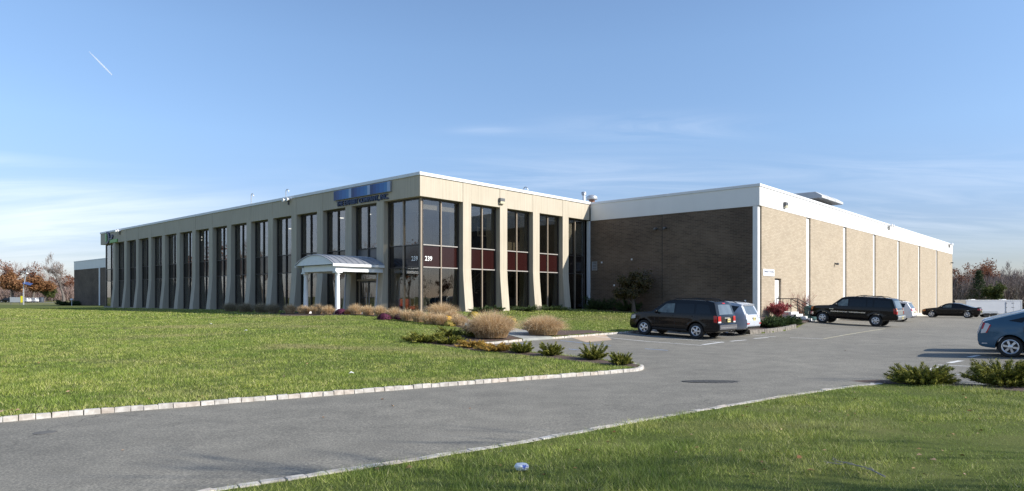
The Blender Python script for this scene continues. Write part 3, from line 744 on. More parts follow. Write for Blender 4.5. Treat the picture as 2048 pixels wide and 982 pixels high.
for (u, v, z1, lab) in [(1.5, 25.0, 11.25, 'taller gooseneck pipe on the shaded office roof edge, farther from the corner'), (1.5, 19.0, 11.0, 'gooseneck pipe on the shaded office roof edge, nearer the corner'),
                        (11.1, 1.0, 10.38, 'short gooseneck pipe just above the sunlit office parapet')]:
    t = thing('gooseneck_pipe', lab, 'roof pipe', Lw(u, v, 9.5), ROT, 'gooseneck pipes on the office roof')
    r = .22; h = z1 - 9.5 - r
    mb = MB(); mb.tube([(0, 0, 0), (0, 0, h)] + [(0, -r + r * math.cos(a), h + r * math.sin(a)) for a in [k * math.pi / 8 for k in range(1, 9)]] + [(0, -2 * r, h - .1)], .035, 8)
    mb.build('pipe', M['steel'], t, smooth=50)
    mb = MB(); mb.lathe([(.16, 0), (.16, .2), (.06, .3)], 12); mb.build('flashing', M['dark_grey'], t, smooth=40)

# ------------------------------------------------------------------ lamps on the walls (unlit)
def wall_pack(u, v, z, face, lab):
    rz = ROT if face == 'v' else ROT - math.pi / 2
    t = thing('wall_lamp', lab, 'wall lamp', Lw(u, v, z), rz, 'boxy wall lamps')
    mb = MB(); mb.prism([(-.24, 0, -.2), (-.24, -.20, -.02), (-.24, -.20, .20), (-.24, 0, .22)], (.48, 0, 0)); mb.build('housing', M['dark_grey'], t, bevel=.02)
    mb = MB(); mb.prism([(-.22, -.002, -.22), (-.22, -.19, -.20), (-.22, -.21, -.03), (-.22, -.01, -.18)], (.44, 0, 0)); mb.build('lens', plain('lamp_lens', (.62, .58, .42), .3, .05, 5), t, bevel=.01)
wall_pack(7.5, 0, 8.85, 'v', 'boxy wall lamp on the sunlit concrete fascia of the office')
wall_pack(23.2, -14.31, 8.85, 'v', 'boxy wall lamp on the white fascia at the warehouse corner')
def floods(u, v, z, face, lab, s=1.0):
    rz = ROT if face == 'v' else ROT - math.pi / 2
    t = thing('flood_light', lab, 'flood light', Lw(u, v, z), rz, 'twin flood lights under the roof edge')
    mb = MB(); mb.cbox((0, -.04 * s, -.1 * s), .07 * s, .04 * s, .16 * s); mb.tube([(-.3 * s, -.12 * s, .1 * s), (.3 * s, -.12 * s, .1 * s)], .03 * s, 8); mb.beam((0, -.04 * s, 0), (0, -.12 * s, .1 * s), .06 * s, .06 * s); mb.build('bracket', M['black'], t)
    for q in (-.3, .3):
        mb = MB(); mb.lathe([(.05 * s, .12 * s), (.08 * s, .0), (.15 * s, -.16 * s), (.14 * s, -.18 * s)], 12, (q * s, -.2 * s, .1 * s), 'y'); mb.build('lamp_head', M['white'], t, smooth=40)
floods(0, 15.9, 9.55, 'u', 'twin white flood lights on the shaded office fascia above the bays')
floods(0, 53.5, 9.55, 'u', 'twin white flood lights next to the green and navy logo', 1.1)
floods(53.65, -14.31, 9.55, 'v', 'twin flood lights midway along the sunlit white warehouse fascia', 1.2)
floods(88.3, -14.31, 9.55, 'v', 'twin flood lights at the far end of the white warehouse fascia', 1.3)
def small_lamp(u, v, z, face, lab):
    rz = ROT if face == 'v' else ROT - math.pi / 2
    t = thing('bullet_lamp', lab, 'wall lamp', Lw(u, v, z), rz, 'small lamps on the brick walls')
    mb = MB(); mb.lathe([(.09, 0), (.09, -.03), (.03, -.04), (.03, -.10)], 10, (0, 0, 0), 'y'); mb.build('base', M['black'], t, smooth=40)
    mb = MB(); mb.lathe([(.05, .07), (.08, .05), (.10, -.16), (.09, -.18)], 10, (0, -.14, -.04), 'y'); mb.build('lamp_head', M['dark_grey'], t, smooth=40)
small_lamp(35.2, -14.29, 4.94, 'v', 'small dark lamp halfway up the second tan brick panel')
small_lamp(89.9, -14.29, 7.1, 'v', 'small dark lamp at the far edge of the last tan brick panel')
small_lamp(18.53, -6.2, 7.3, 'u', 'small dark lamp high on the brown brick wall, office side of the joint')
small_lamp(18.53, -7.0, 7.3, 'u', 'small dark lamp high on the brown brick wall, past the joint')
for (v, z, lab) in [(-1.13, 4.85, 'tiny white sensor beside the louvre on the brown brick wall'), (-4.0, 5.0, 'tiny white sensor above the small tree on the brown brick wall'), (-13.28, 1.72, 'tiny white sensor above the silver car on the brown brick wall'), (-2.35, 2.95, 'tiny white sensor low beside the small tree on the brown wall')]:
    t = thing('wall_sensor', lab, 'sensor', Lw(18.53, v, z), ROT - math.pi / 2, 'white sensors on the brown wall')
    mb = MB(); mb.box(-.06, -.07, -.07, .06, 0, .07); mb.build('box', M['white'], t, bevel=.015)

# ------------------------------------------------------------------ signs
def flat_mat(name, c): return plain(name, c, .45, .03, 3)
t = thing('wall_sign', 'long blue striped company sign with raised letters on the shaded office fascia', 'sign', Lw(0, 6.12, 9.3), ROT)
mb = MB(); mb.box(-.16, -3.29, -.34, -.03, 3.29, .35); panel = mb.build('sign_panel', flat_mat('sign_edge', (.30, .33, .38)), t, bevel=.01)
cols = [(.010, .045, .17), (.016, .07, .26), (.02, .11, .34), (.03, .15, .42), (.045, .20, .46), (.30, .42, .62)]
wds = [.36, .30, .42, .48, .32, .30]; tot = sum(wds); y = 3.27
for rep in range(3):
    for c, wd in zip(cols, wds):
        l = 6.54 / 3 * wd / tot
        mb = MB(); mb.box(-.172, y - l, -.32, -.161, y, .33); mb.build('stripe', M.setdefault('stripe%d' % cols.index(c), flat_mat('blue_stripe', c)), panel); y -= l
text('lettering', 'THE EXHIBIT COMPANY, INC.', .50, flat_mat('navy_letters', (.030, .055, .13)), t, (-.07, 0, -.62), (R(90), 0, R(-90)), .05, sx=.90, bold=.006)
t = thing('wall_sign', 'green and navy logo sign at the far end of the shaded office fascia', 'sign', Lw(0, 56.6, 9.1), ROT)
G, N = flat_mat('logo_green', (.14, .40, .09)), flat_mat('logo_navy', (.018, .03, .10))
mb = MB(); mb.box(-.14, 1.15, -.45, -.03, 1.65, .55); mb.build('green_bar', flat_mat('logo_light_green', (.20, .42, .18)), t, bevel=.01)
mb = MB(); out = []
for k in range(17):
    a = R(100 - k * 12.5); out.append((a, 1))
ring = [(-.16, 1.05 - .95 * math.cos(a), .02 + .72 * math.sin(a)) for a, _ in out] + [(-.16, 1.05 - .58 * math.cos(a), .02 + .52 * math.sin(a)) for a, _ in out[::-1]]
mb.prism(ring, (.12, 0, 0)); mb.build('navy_arc', N, t)
mb = MB(); mb.prism([(-.15, .15, -.15), (-.15, -.55, .05), (-.15, -.75, .0), (-.15, -.80, -.2), (-.15, -.2, -.32)], (.11, 0, 0)); mb.lathe([(.2, 0), (.2, .11)], 14, (-.15, -.78, .10), 'x'); mb.build('navy_mark', N, t)
mb = MB(); mb.box(-.12, -2.35, -.66, -.03, .1, -.28); gp = mb.build('green_plate', G, t, bevel=.01)
t = thing('wall_sign', 'small white shipping sign on tan brick above the service door', 'sign', Lw(20.16, -14.28, 3.74), ROT)
mb = MB(); mb.box(-1.02, -.04, -.25, 1.02, 0, .24); mb.build('sign_panel', M['white'], t, bevel=.01)
text('lettering', 'Shipping & Receiving', .26, flat_mat('grey_letters', (.16, .19, .26)), t, (0, -.045, .08), (R(90), 0, 0), .003, sx=.82)
mb = MB()
for k in range(16): mb.box(-.70 + k * .09, -.048, -.16, -.70 + k * .09 + rnd.uniform(.03, .075), -.041, -.12)
mb.build('small_print', flat_mat('pale_grey_letters', (.42, .44, .48)), t)
for (pos, rot, lab, nm) in [((GD - .02, 1.0, 4.48), (R(90), 0, R(-90)), 'pale grey number 239 on the shaded dark glass beside the corner post', 'dim'), ((1.06, GD - .02, 4.48), (R(90), 0, 0), 'bright white number 239 on the sunlit dark glass beside the corner post', 'bright')]:
    t = thing('house_number', lab, 'house number', Lw(pos[0], pos[1], pos[2]), ROT, 'numbers on the corner glass')
    text('numerals', '239', .42, M['white'], t, (0, 0, 0), rot, .004, bold=.008)

# ------------------------------------------------------------------ entrance canopy
t = thing('entrance_canopy', 'white entrance canopy with a curved standing seam metal roof on two round columns', 'canopy', Lw(0, 0, 0), ROT)
vA, vB, pF = 3.62, 8.12, -3.95; vm = (vA + vB) / 2; rise = .62; half = (vB - vA) / 2
Rr = (half ** 2 + rise ** 2) / (2 * rise); a_max = math.asin(half / Rr); ze = 4.08
def arc(n, dr=0.0): return [(vm + (Rr + dr) * math.sin(-a_max + 2 * a_max * k / n), ze + (Rr + dr) * math.cos(-a_max + 2 * a_max * k / n) - (Rr - rise)) for k in range(n + 1)]
M['canopy_metal'] = plain('canopy_sheet_metal', (.34, .36, .40), .35, .06, 3, metal=.35)
M['canopy_white'] = plain('canopy_white', (.78, .80, .82), .45, .03, 3)
up, lo = arc(20, .05), arc(20, 0)
mb = MB(); mb.prism([(pF - .06, a, z) for a, z in up] + [(pF - .06, a, z) for a, z in lo[::-1]], (-pF + .06 - .02, 0, 0)); roof = mb.build('curved_roof', M['canopy_metal'], t, smooth=30)
for k in range(9):
    x = pF + .1 + k * .46; u2, l2 = arc(20, .085), arc(20, .051)
    mb = MB(); mb.prism([(x, a, z) for a, z in u2] + [(x, a, z) for a, z in l2[::-1]], (.03, 0, 0)); mb.build('standing_seam', M['canopy_metal'], roof, smooth=30)
mb = MB(); mb.prism([(pF, a, z - .012) for a, z in lo], (.10, 0, 0)); mb.build('gable', M['canopy_white'], t)
for v0, v1 in ((vA - .03, vA + .03), (vB - .03, vB + .03)):
    mb = MB(); mb.box(pF - .05, v0, ze - .14, -.03, v1, ze + .03); mb.build('eave_fascia', M['canopy_white'], t, bevel=.01)
for v0 in (3.78, 7.5):
    mb = MB(); mb.box(pF + .25, v0, 3.62, -.03, v0 + .26, ze - .145); mb.build('beam', M['canopy_white'], t, bevel=.01)
mb = MB(); mb.box(pF + .26, 4.05, 3.64, pF + .52, 7.49, ze - .03); mb.build('beam', M['canopy_white'], t, bevel=.01)
mb = MB(); mb.box(pF + .52, 4.05, ze - .05, -.03, 7.49, ze - .02); mb.build('soffit', M['canopy_white'], t)
for vc in (3.91, 7.63):
    zf = Hs(*uv(-3.47, vc)) + .1
    mb = MB(); mb.lathe([(.155, zf + .28), (.152, zf + 1.2), (.125, 3.40)], 24, (-3.47, vc, 0)); cl = mb.build('column', M['canopy_white'], t, smooth=40)
    mb = MB(); mb.lathe([(.13, 3.38), (.165, 3.42), (.165, 3.45), (.14, 3.47), (.20, 3.54)], 24, (-3.47, vc, 0)); mb.box(-3.70, vc - .23, 3.54, -3.24, vc + .23, 3.617); mb.build('capital', M['canopy_white'], cl, smooth=40)
    mb = MB(); mb.lathe([(.24, zf + .13), (.25, zf + .18), (.20, zf + .22), (.20, zf + .25), (.16, zf + .30)], 24, (-3.47, vc, 0)); mb.box(-3.74, vc - .27, zf - .2, -3.20, vc + .27, zf + .13); mb.build('base', M['canopy_white'], cl, smooth=40)
for (u, v) in ((-.5, 4.0), (-.5, 7.65)):
    mb = MB(); mb.tube([(-.2, v, 3.9), (-.32, v, 3.4), (-.45, v, .8)], .05, 10); mb.build('downspout', M['canopy_metal'], t, smooth=50)

# ------------------------------------------------------------------ steps at the service door
t = thing('door_steps', 'white concrete steps with black pipe railings below the warehouse service door', 'steps', Lw(21.95, -14.3, 0), ROT)
zl = .93
mb = MB(); mb.box(-.75, -1.2, -.1, .75, -.02, zl); mb.build('landing', M['white'], t, bevel=.015)
nst = 4; zg = .16
for k in range(nst):
    zt = zl - (k + 1) * (zl - zg) / (nst + 1)
    mb = MB(); mb.box(-.7, -1.2 - (k + 1) * .32, -.1, .7, -1.2 - k * .32 - .002, zt); mb.build('step', M['white'], t, bevel=.012)
for sx in (-.66, .66):
    mb = MB(); ze_ = -1.2 - nst * .32
    top = [(sx, -.1, zl + .95), (sx, -1.15, zl + .95), (sx, ze_ - .02, zg + .98), (sx, ze_ - .02, zg)]
    mb.tube(top, .028, 8); mb.tube([(sx, -.1, zl), (sx, -.1, zl + .95)], .028, 8); mb.tube([(sx, -1.15, zl), (sx, -1.15, zl + .95)], .028, 8)
    mb.tube([(sx, -1.15, zl + .48), (sx, ze_ - .02, zg + .5)], .022, 8); mb.tube([(sx, -.1, zl + .48), (sx, -1.15, zl + .48)], .022, 8)
    mb.build('railing', M['black'], t, smooth=40)
# ------------------------------------------------------------------ vehicles
def paint(name, col, rough=.28, metal=0.0):
    t = NT(name); v = t.coord('Object')
    c = t.mix(t.ramp(t.noise(v, 2.2, 3), [(.4, 0), (.7, .25)]), col, tuple(min(1, x * 1.25) for x in col))
    t.bsdf(c, rough, metal, .25, .22, None, Coat_Roughness=.04); return t.m
def chrome(name, c, r=.2): return plain(name, c, r, .05, 6, metal=.9)
M['tyre'] = plain('tyre_rubber', (.018, .018, .018), .8, .15, 20)
M['rim'] = plain('alloy_rim', (.62, .63, .65), .28, .06, 8, metal=.75)
M['rim_dark'] = plain('wheel_hub_dark', (.03, .03, .032), .5, .1, 8)
M['car_glass'] = plain('car_window_glass', (.006, .007, .008), .04, .1, 2, spec=.45)
M['car_glass_clear'] = plain('pale_car_window', (.10, .125, .12), .05, .6, 3.5, spec=.7)
M['rear_glass'] = plain('rear_car_window', (.10, .12, .135), .05, .25, 1.5, spec=1.0)
M['red_lens'] = plain('red_lamp_lens', (.42, .012, .014), .12, .15, 9)
M['clear_lens'] = plain('clear_lamp_lens', (.60, .58, .58), .12, .1, 9)
M['amber_lens'] = plain('amber_lamp_lens', (.62, .24, .07), .15, .1, 9)
M['trim'] = plain('black_plastic_trim', (.022, .022, .023), .55, .1, 10)
M['chrome'] = chrome('chrome', (.72, .72, .74), .18)
M['plate'] = plain('cream_plate', (.66, .56, .22), .5, .12, 14)

class Car:
    """side outline swept across the car with tumblehome, rounded ends and flared arches; x = 0 at the rear axle, nose towards +x"""
    def __init__(s, name, label, cat, mat, loc, rz, outline, W, wb, rw, arch, sill, belt, tum, zs=.0, group=None):
        s.t = thing(name, label, cat, loc, rz, group); s.W, s.wb, s.rw, s.arch, s.sill, s.belt, s.tum = W, wb, rw, arch, sill, belt, tum
        s.out = outline; s.xmin = min(p[0] for p in outline); s.xmax = max(p[0] for p in outline); s.mat = mat
        s.zmax = max(p[1] for p in outline)
        s.body()
    def Y(s, x, z):
        y = s.W / 2
        if z > s.belt: y -= s.tum * ((z - s.belt) / (s.zmax - s.belt)) ** 1.15
        if z < s.sill + .25: y -= .05 * ((s.sill + .25 - z) / .25) ** 2 if z > s.sill - .3 else .05
        y += .015 * math.exp(-((z - (s.belt - .18)) / .09) ** 2)
        a = s.xmax - .85
        if x > a: y -= .20 * ((x - a) / .85) ** 2.2
        b = s.xmin + .5
        if x < b: y -= .09 * ((b - x) / .5) ** 2.2
        for xw in (0, s.wb):
            d = math.hypot(x - xw, z - s.rw)
            y += .022 * math.exp(-((d - s.arch) / .07) ** 2)
        return max(y, .3)
    def crown(s, y, c=.035): return c * (1 - min(1, (y / (s.W / 2)) ** 2))
    def body(s):
        pts = list(s.out)                                   # from rear bottom over the roof to nose bottom
        low = []
        for xw in (s.wb, 0):
            a0 = math.asin(max(-1, min(1, (s.sill - s.rw) / s.arch)))
            for k in range(13):
                a = a0 + (math.pi - 2 * a0) * k / 12
                low.append((xw + s.arch * math.cos(a), s.rw + s.arch * math.sin(a)))
        ring = pts + low
        b = bmesh.new(); b.faces.new([b.verts.new((x, 0, z)) for x, z in ring])
        cut_grid(b, 2, np.arange(.2, s.zmax, .075)); cut_grid(b, 0, np.arange(s.xmin + .06, s.xmax, .11))
        bd = [e for e in b.edges if e.is_boundary]; b.verts.index_update()
        fs = [tuple(v.index for v in f.verts) for f in b.faces]; co = [v.co.copy() for v in b.verts]
        be = [(e.verts[0].index, e.verts[1].index) for e in bd]; b.free()
        n = len(co); b = bmesh.new()
        Lv = [b.verts.new((c.x, s.Y(c.x, c.z), c.z)) for c in co]; Rv = [b.verts.new((c.x, -s.Y(c.x, c.z), c.z)) for c in co]
        for f in fs: b.faces.new([Lv[i] for i in f]); b.faces.new([Rv[i] for i in f[::-1]])
        # strips across; crown pushes the roof, bonnet and tail outwards
        N = 8; cols = {}
        onb = {i for e in be for i in e}
        cx, cz = (s.xmin + s.xmax) / 2, s.rw + .2
        for i in onb:
            c = co[i]; yy = s.Y(c.x, c.z); col = [Rv[i]]
            d = Vector(((c.x - cx) * .35, 0, c.z - cz)); k = 1 if c.z > s.rw + .32 or c.x > s.xmax - .25 or c.x < s.xmin + .25 else 0
            if d.length > 1e-6: d.normalize()
            for j in range(1, N):
                y = -yy + 2 * yy * j / N
                q = s.crown(y) * k
                col.append(b.verts.new((c.x + d.x * q, y, c.z + d.z * q)))
            col.append(Lv[i]); cols[i] = col
        for (i, j) in be:
            for k in range(N): b.faces.new([cols[i][k], cols[j][k], cols[j][k + 1], cols[i][k + 1]])
        bmesh.ops.recalc_face_normals(b, faces=b.faces)
        rim = [e for e in b.edges if len(e.link_faces) == 2 and e.verts[0].co.y * e.verts[1].co.y > 0 and e.calc_face_angle(0) > R(42) and e.verts[0].co.z > s.sill - .02]
        bmesh.ops.bevel(b, geom=rim, offset=.045, segments=3, profile=.5, affect='EDGES', clamp_overlap=True)
        me = bpy.data.meshes.new('body'); b.to_mesh(me); b.free(); me.shade_smooth(); me.set_sharp_from_angle(angle=R(38)); me.materials.append(s.mat)
        s.bo = bpy.data.objects.new('body', me); COL.objects.link(s.bo); s.bo.parent = s.t
    def side(s, name, poly, mat, off=.006, both=True, parent=None, th=.03, grid=.12):
        for sg in ((1, -1) if both else (both,)):
            b = bmesh.new(); b.faces.new([b.verts.new((x, 0, z)) for x, z in poly])
            xs = [p[0] for p in poly]; zz = [p[1] for p in poly]
            if max(xs) - min(xs) > grid: cut_grid(b, 0, np.arange(min(xs) + grid, max(xs), grid))
            if max(zz) - min(zz) > grid: cut_grid(b, 2, np.arange(min(zz) + grid, max(zz), grid))
            for v in b.verts: v.co.y = sg * (s.Y(v.co.x, v.co.z) + off)
            r = bmesh.ops.extrude_edge_only(b, edges=[e for e in b.edges if e.is_boundary])
            for v in r['geom']:
                if isinstance(v, bmesh.types.BMVert): v.co.y -= sg * th
            bmesh.ops.recalc_face_normals(b, faces=b.faces)
            f = max(b.faces, key=lambda f: f.calc_area()); 
            if f.normal.y * sg < 0: bmesh.ops.reverse_faces(b, faces=b.faces)
            me = bpy.data.meshes.new(name); b.to_mesh(me); b.free(); me.shade_smooth(); me.set_sharp_from_angle(angle=R(35)); me.materials.append(mat)
            o = bpy.data.objects.new(name, me); COL.objects.link(o); o.parent = parent or s.t
            last = o
        return last
    def prof_x(s, z, rear=True):
        best = None; P = s.out
        for i in range(len(P) - 1):
            (x0, z0), (x1, z1) = P[i], P[i + 1]
            if min(z0, z1) <= z <= max(z0, z1) and abs(z1 - z0) > 1e-6:
                x = x0 + (x1 - x0) * (z - z0) / (z1 - z0)
                if best is None or (x < best if rear else x > best): best = x
        return best
    def cross(s, name, za, zb, ya, yb, mat, rear=True, off=.008, y0=None, xr=None, parent=None, n=8, th=.03):
        """panel across the tail, nose or a raked screen between heights za and zb; half widths ya, yb (or from y0 to ya)"""
        mb = MB(); m = 5; vs = []
        for i in range(m + 1):
            z = za + (zb - za) * i / m; x = s.prof_x(z, rear); h = ya + (yb - ya) * i / m; l = -h if y0 is None else y0
            x2 = s.prof_x(min(z + .01, s.zmax - .002), rear); sl = Vector((-(1 if rear else -1), 0, 0)) if x2 is None else Vector((-.01, 0, (x2 - x))) if rear else Vector((.01, 0, -(x2 - x)))
            sl.normalize()
            for j in range(n + 1):
                y = l + (h - l) * j / n; q = s.crown(y)
                d = Vector(((x - (s.xmin + s.xmax) / 2) * .35, 0, z - s.rw - .2)).normalized()
                vs.append(Vector((x, y, z)) + d * q + sl * off)
        k = (m + 1) * (n + 1); fs = [(i * (n + 1) + j, i * (n + 1) + j + 1, (i + 1) * (n + 1) + j + 1, (i + 1) * (n + 1) + j) for i in range(m) for j in range(n)]
        edge = list(range(n + 1)) + [(i + 1) * (n + 1) - 1 for i in range(1, m + 1)] + list(range(k - 2, k - n - 2, -1)) + [i * (n + 1) for i in range(m - 1, 0, -1)]
        back = [vs[e] - sl * 0 + Vector(((th if rear else -th), 0, 0)) for e in edge]
        mb.add(vs + back, fs + [(edge[i], edge[(i + 1) % len(edge)], k + (i + 1) % len(edge), k + i) for i in range(len(edge))])
        return mb.build(name, mat, parent or s.t, smooth=35)
    def wheels(s, spokes=5, rim=.23, width=.22, wide=.5, track=None, style='spoke'):
        tr = (s.W / 2 - .015) if track is None else track
        proto = None
        for (x, sg) in ((0, 1), (0, -1), (s.wb, 1), (s.wb, -1)):
            w_ = bpy.data.objects.new('wheel', None); COL.objects.link(w_); w_.parent = s.t; w_.location = (x, sg * tr, s.rw); w_.rotation_euler = (0, rnd.uniform(0, 1), 0 if sg > 0 else math.pi)
            if proto is None:
                mb = MB(); r = s.rw
                mb.lathe([(rim + .005, -width), (r - .03, -width), (r, -width + .035), (r, -.035), (r - .03, 0), (rim + .012, -.005), (rim + .002, -.03)], 36, axis='y', cap=False); t1 = mb.build('tyre', M['tyre'], w_, smooth=35)
                mb = MB(); mb.lathe([(rim, -width), (rim, -.012), (rim - .012, -.008), (rim - .03, -.03), (rim - .035, -.09), (.01, -.09)], 36, axis='y', cap=False); t2 = mb.build('wheel_dish', M['rim_dark'], w_, smooth=35)
                mb = MB(); mb.lathe([(rim - .03, -.035), (rim - .002, -.012), (rim + .006, -.004), (rim - .012, .0), (rim - .035, -.022)], 36, axis='y', cap=False)
                for k in range(spokes):
                    a = 2 * math.pi * k / spokes; ca, sa = math.cos(a), math.sin(a)
                    h0, h1 = rim * .16 * wide / .5, rim * .24 * wide / .5; r0, r1 = .03, rim - .02
                    def q(rr, t, y): return (rr * ca - t * sa, y, rr * sa + t * ca)
                    mb.add([q(r0, -h0, -.06), q(r0, h0, -.06), q(r1, h1, -.05), q(r1, -h1, -.05), q(r0, -h0, -.012), q(r0, h0, -.012), q(r1, h1 * .9, -.018), q(r1, -h1 * .9, -.018)],
                           [(0, 3, 2, 1), (4, 5, 6, 7), (0, 1, 5, 4), (1, 2, 6, 5), (2, 3, 7, 6), (3, 0, 4, 7)])
                mb.lathe([(.065, -.05), (.065, -.004), (.05, .002), (.005, .003)], 16, axis='y'); t3 = mb.build('rim', M['rim'], w_, smooth=35)
                proto = (t1, t2, t3)
            else:
                for o in proto:
                    c = o.copy(); COL.objects.link(c); c.parent = w_
        mb = MB(); mb.box(-.35, -s.W / 2 + .32, s.sill - .06, s.wb + .5, s.W / 2 - .32, s.sill + .12); mb.box(.1, -.2, s.sill - .09, s.wb, .2, s.sill)
        mb.build('underbody', M['trim'], s.t)
    def mirror(s, x, z, mat, sz=.13):
        for sg in (1, -1):
            y = s.Y(x, z)
            mb = MB(); mb.ico((x, sg * (y + .13), z + .05), sz, 2, 0, (.55, .95, .75)); mb.beam((x + .02, sg * (y - .01), z), (x, sg * (y + .1), z + .02), .05, .05); mb.build('mirror', mat, s.t, smooth=50)
    def handle(s, x, z, mat):
        s.side('door_handle', [(x - .10, z - .016), (x + .10, z - .016), (x + .10, z + .02), (x - .10, z + .02)], mat, .035, th=.04)
    def seam(s, pts, wd=.012):
        for i in range(len(pts) - 1):
            (x0, z0), (x1, z1) = pts[i], pts[i + 1]; d = Vector((x1 - x0, z1 - z0)).normalized(); n = Vector((-d.y, d.x)) * wd / 2
            s.side('door_seam', [(x0 - n.x, z0 - n.y), (x1 - n.x, z1 - n.y), (x1 + n.x, z1 + n.y), (x0 + n.x, z0 + n.y)], M['trim'], .002, th=.02)
    def plate(s, z, y=0.0):
        x = s.prof_x(z); mb = MB(); mb.box(x - .075, y - .155, z - .08, x - .045, y + .155, z + .08); p = mb.build('number_plate', M['plate'], s.t)
        mb = MB()
        for k in range(6):
            if k != 3: mb.box(x - .079, y - .12 + k * .042, z - .03, x - .0755, y - .12 + k * .042 + .026, z + .035)
        mb.build('plate_characters', plain('navy_plate_ink', (.05, .07, .14), .6, .05, 5), p)
    def rails(s, x0, x1, mat, y=None, h=.05):
        for sg in (1, -1):
            mb = MB(); zt = []
            for i in range(9):
                x = x0 + (x1 - x0) * i / 8; z = max(zz for (xx, zz) in s.top if True) if False else s.top_z(x)
                yy = (y or (s.Y(x, z) - .09)); zt.append((x, sg * yy, z + (h + .02 if 0 < i < 8 else .0)))
            mb.tube(zt, .02, 6); mb.build('roof_rail', mat, s.t, smooth=40)
    def top_z(s, x):
        best = 0; P = s.out
        for i in range(len(P) - 1):
            (x0, z0), (x1, z1) = P[i], P[i + 1]
            if min(x0, x1) <= x <= max(x0, x1) and abs(x1 - x0) > 1e-6: best = max(best, z0 + (z1 - z0) * (x - x0) / (x1 - x0))
        return best

NOSE = math.atan2(dL[1], dL[0])
def placed(px, py, track, rz, xw=0.0):
    """put the near-side rear wheel contact of a car at a photo pixel; x is measured from the rear axle"""
    x, y = at(px, py); a, b = math.cos(rz), math.sin(rz)
    return x - (a * xw - b * track), y - (b * xw + a * track)
def ground_tilt(o, wb, rz):
    x, y = o.location[0], o.location[1]; z0 = Hs(x, y); z1 = Hs(x + wb * math.cos(rz), y + wb * math.sin(rz))
    o.location.z = z0; o.rotation_euler = (0, -math.atan2(z1 - z0, wb), rz)

# --- black upright sport utility vehicle
P_BLACK = paint('black_paint', (.0045, .0045, .006), .2)
x, y = placed(1391, 678.0, .98, NOSE)
c = Car('parked_suv', 'black boxy sport utility vehicle parked nose in at the lawn below the brown brick wall', 'car', P_BLACK, (x, y, 0), NOSE,
        [(-.93, .36), (-1.06, .42), (-1.12, .50), (-1.12, .72), (-1.05, .78), (-1.03, 1.08), (-1.00, 1.14), (-.83, 1.66), (-.78, 1.73), (-.55, 1.77), (.2, 1.80), (.9, 1.795), (1.4, 1.75), (1.62, 1.69), (2.38, 1.17), (2.75, 1.13), (3.3, 1.05), (3.55, .97), (3.62, .85), (3.68, .70), (3.70, .48), (3.62, .32), (3.35, .28)],
        1.99, 2.775, .37, .44, .33, 1.10, .17)
s = c
c.side('side_window', [(1.15, 1.17), (2.12, 1.15), (1.60, 1.58), (1.15, 1.61)], M['car_glass_clear'])
c.side('side_window', [(.12, 1.18), (1.06, 1.17), (1.06, 1.61), (.12, 1.63)], M['car_glass'])
c.side('side_window', [(-.72, 1.21), (.03, 1.18), (.03, 1.63), (-.56, 1.60)], M['car_glass'])
c.cross('windscreen', 1.20, 1.66, .72, .62, M['car_glass'], rear=False, off=.008)
c.cross('rear_window', 1.15, 1.60, .72, .62, M['rear_glass'])
c.cross('tailgate_trim', .97, 1.02, .28, .28, M['chrome'], off=.015)
c.cross('rear_bumper', .50, .70, .90, .90, plain('grey_bumper_pad', (.10, .10, .11), .4, .1, 5), off=.03)
c.cross('bumper_step', .56, .60, .86, .86, M['chrome'], off=.045)
for y0, y1 in ((.66, .92), (-.92, -.66)):
    c.cross('tail_lamp', .86, 1.08, y1, y1, M['red_lens'], off=.02, y0=y0); c.cross('reverse_lamp', .79, .855, y1, y1, M['clear_lens'], off=.02, y0=y0)
c.side('tail_lamp_side', [(-1.02, .80), (-.88, .82), (-.86, 1.12), (-1.0, 1.12)], M['red_lens'], .012)
c.cross('brake_lamp', 1.63, 1.67, .14, .14, M['red_lens'], off=.015)
c.side('headlamp', [(3.28, .80), (3.58, .76), (3.52, .93), (3.25, .98)], M['clear_lens'], .008)
c.cross('grille', .66, .84, .45, .45, M['chrome'], rear=False, off=.01)
c.plate(.90, -.12); c.wheels(5, .225, .24, .44, .985); c.mirror(2.02, 1.14, P_BLACK); c.handle(1.30, 1.03, P_BLACK); c.handle(.30, 1.04, P_BLACK)
c.seam([(1.10, .42), (1.10, 1.15)]); c.seam([(2.18, .45), (2.18, 1.12)]); c.seam([(.08, .95), (.08, 1.15)])
c.side('sill_trim', [(.48, .34), (2.28, .34), (2.28, .42), (.48, .42)], M['trim'], .012)
c.rails(-.5, 1.35, M['trim']); ground_tilt(c.t, 2.775, NOSE); suvA = c.t
mb = MB(); mb.tube([(-1.14, -.55, .33), (-.9, -.55, .33)], .03, 8); mb.build('exhaust_pipe', M['chrome'], c.t, smooth=40)

# --- silver crossover beyond it
P_SILVER = paint('silver_paint', (.47, .50, .55), .25, .1)
x, y = placed(1455, 671.3, .88, NOSE)
c = Car('parked_suv', 'silver crossover parked between the black sport utility vehicle and the juniper planter', 'car', P_SILVER, (x, y, 0), NOSE,
        [(-.80, .36), (-.93, .44), (-.97, .55), (-.96, .80), (-.90, .92), (-.86, 1.05), (-.62, 1.50), (-.66, 1.56), (-.40, 1.62), (.3, 1.67), (.9, 1.66), (1.35, 1.60), (2.22, 1.12), (2.6, 1.05), (3.1, .96), (3.40, .85), (3.52, .65), (3.52, .42), (3.42, .30), (3.2, .26)],
        1.80, 2.67, .35, .41, .32, 1.03, .16)
c.side('side_window', [(1.12, 1.12), (1.95, 1.10), (1.35, 1.50), (1.12, 1.53)], M['car_glass'])
c.side('side_window', [(.20, 1.13), (1.05, 1.12), (1.05, 1.54), (.20, 1.53)], M['car_glass'])
c.side('side_window', [(-.30, 1.16), (.12, 1.13), (.12, 1.53), (-.52, 1.47)], M['car_glass'])
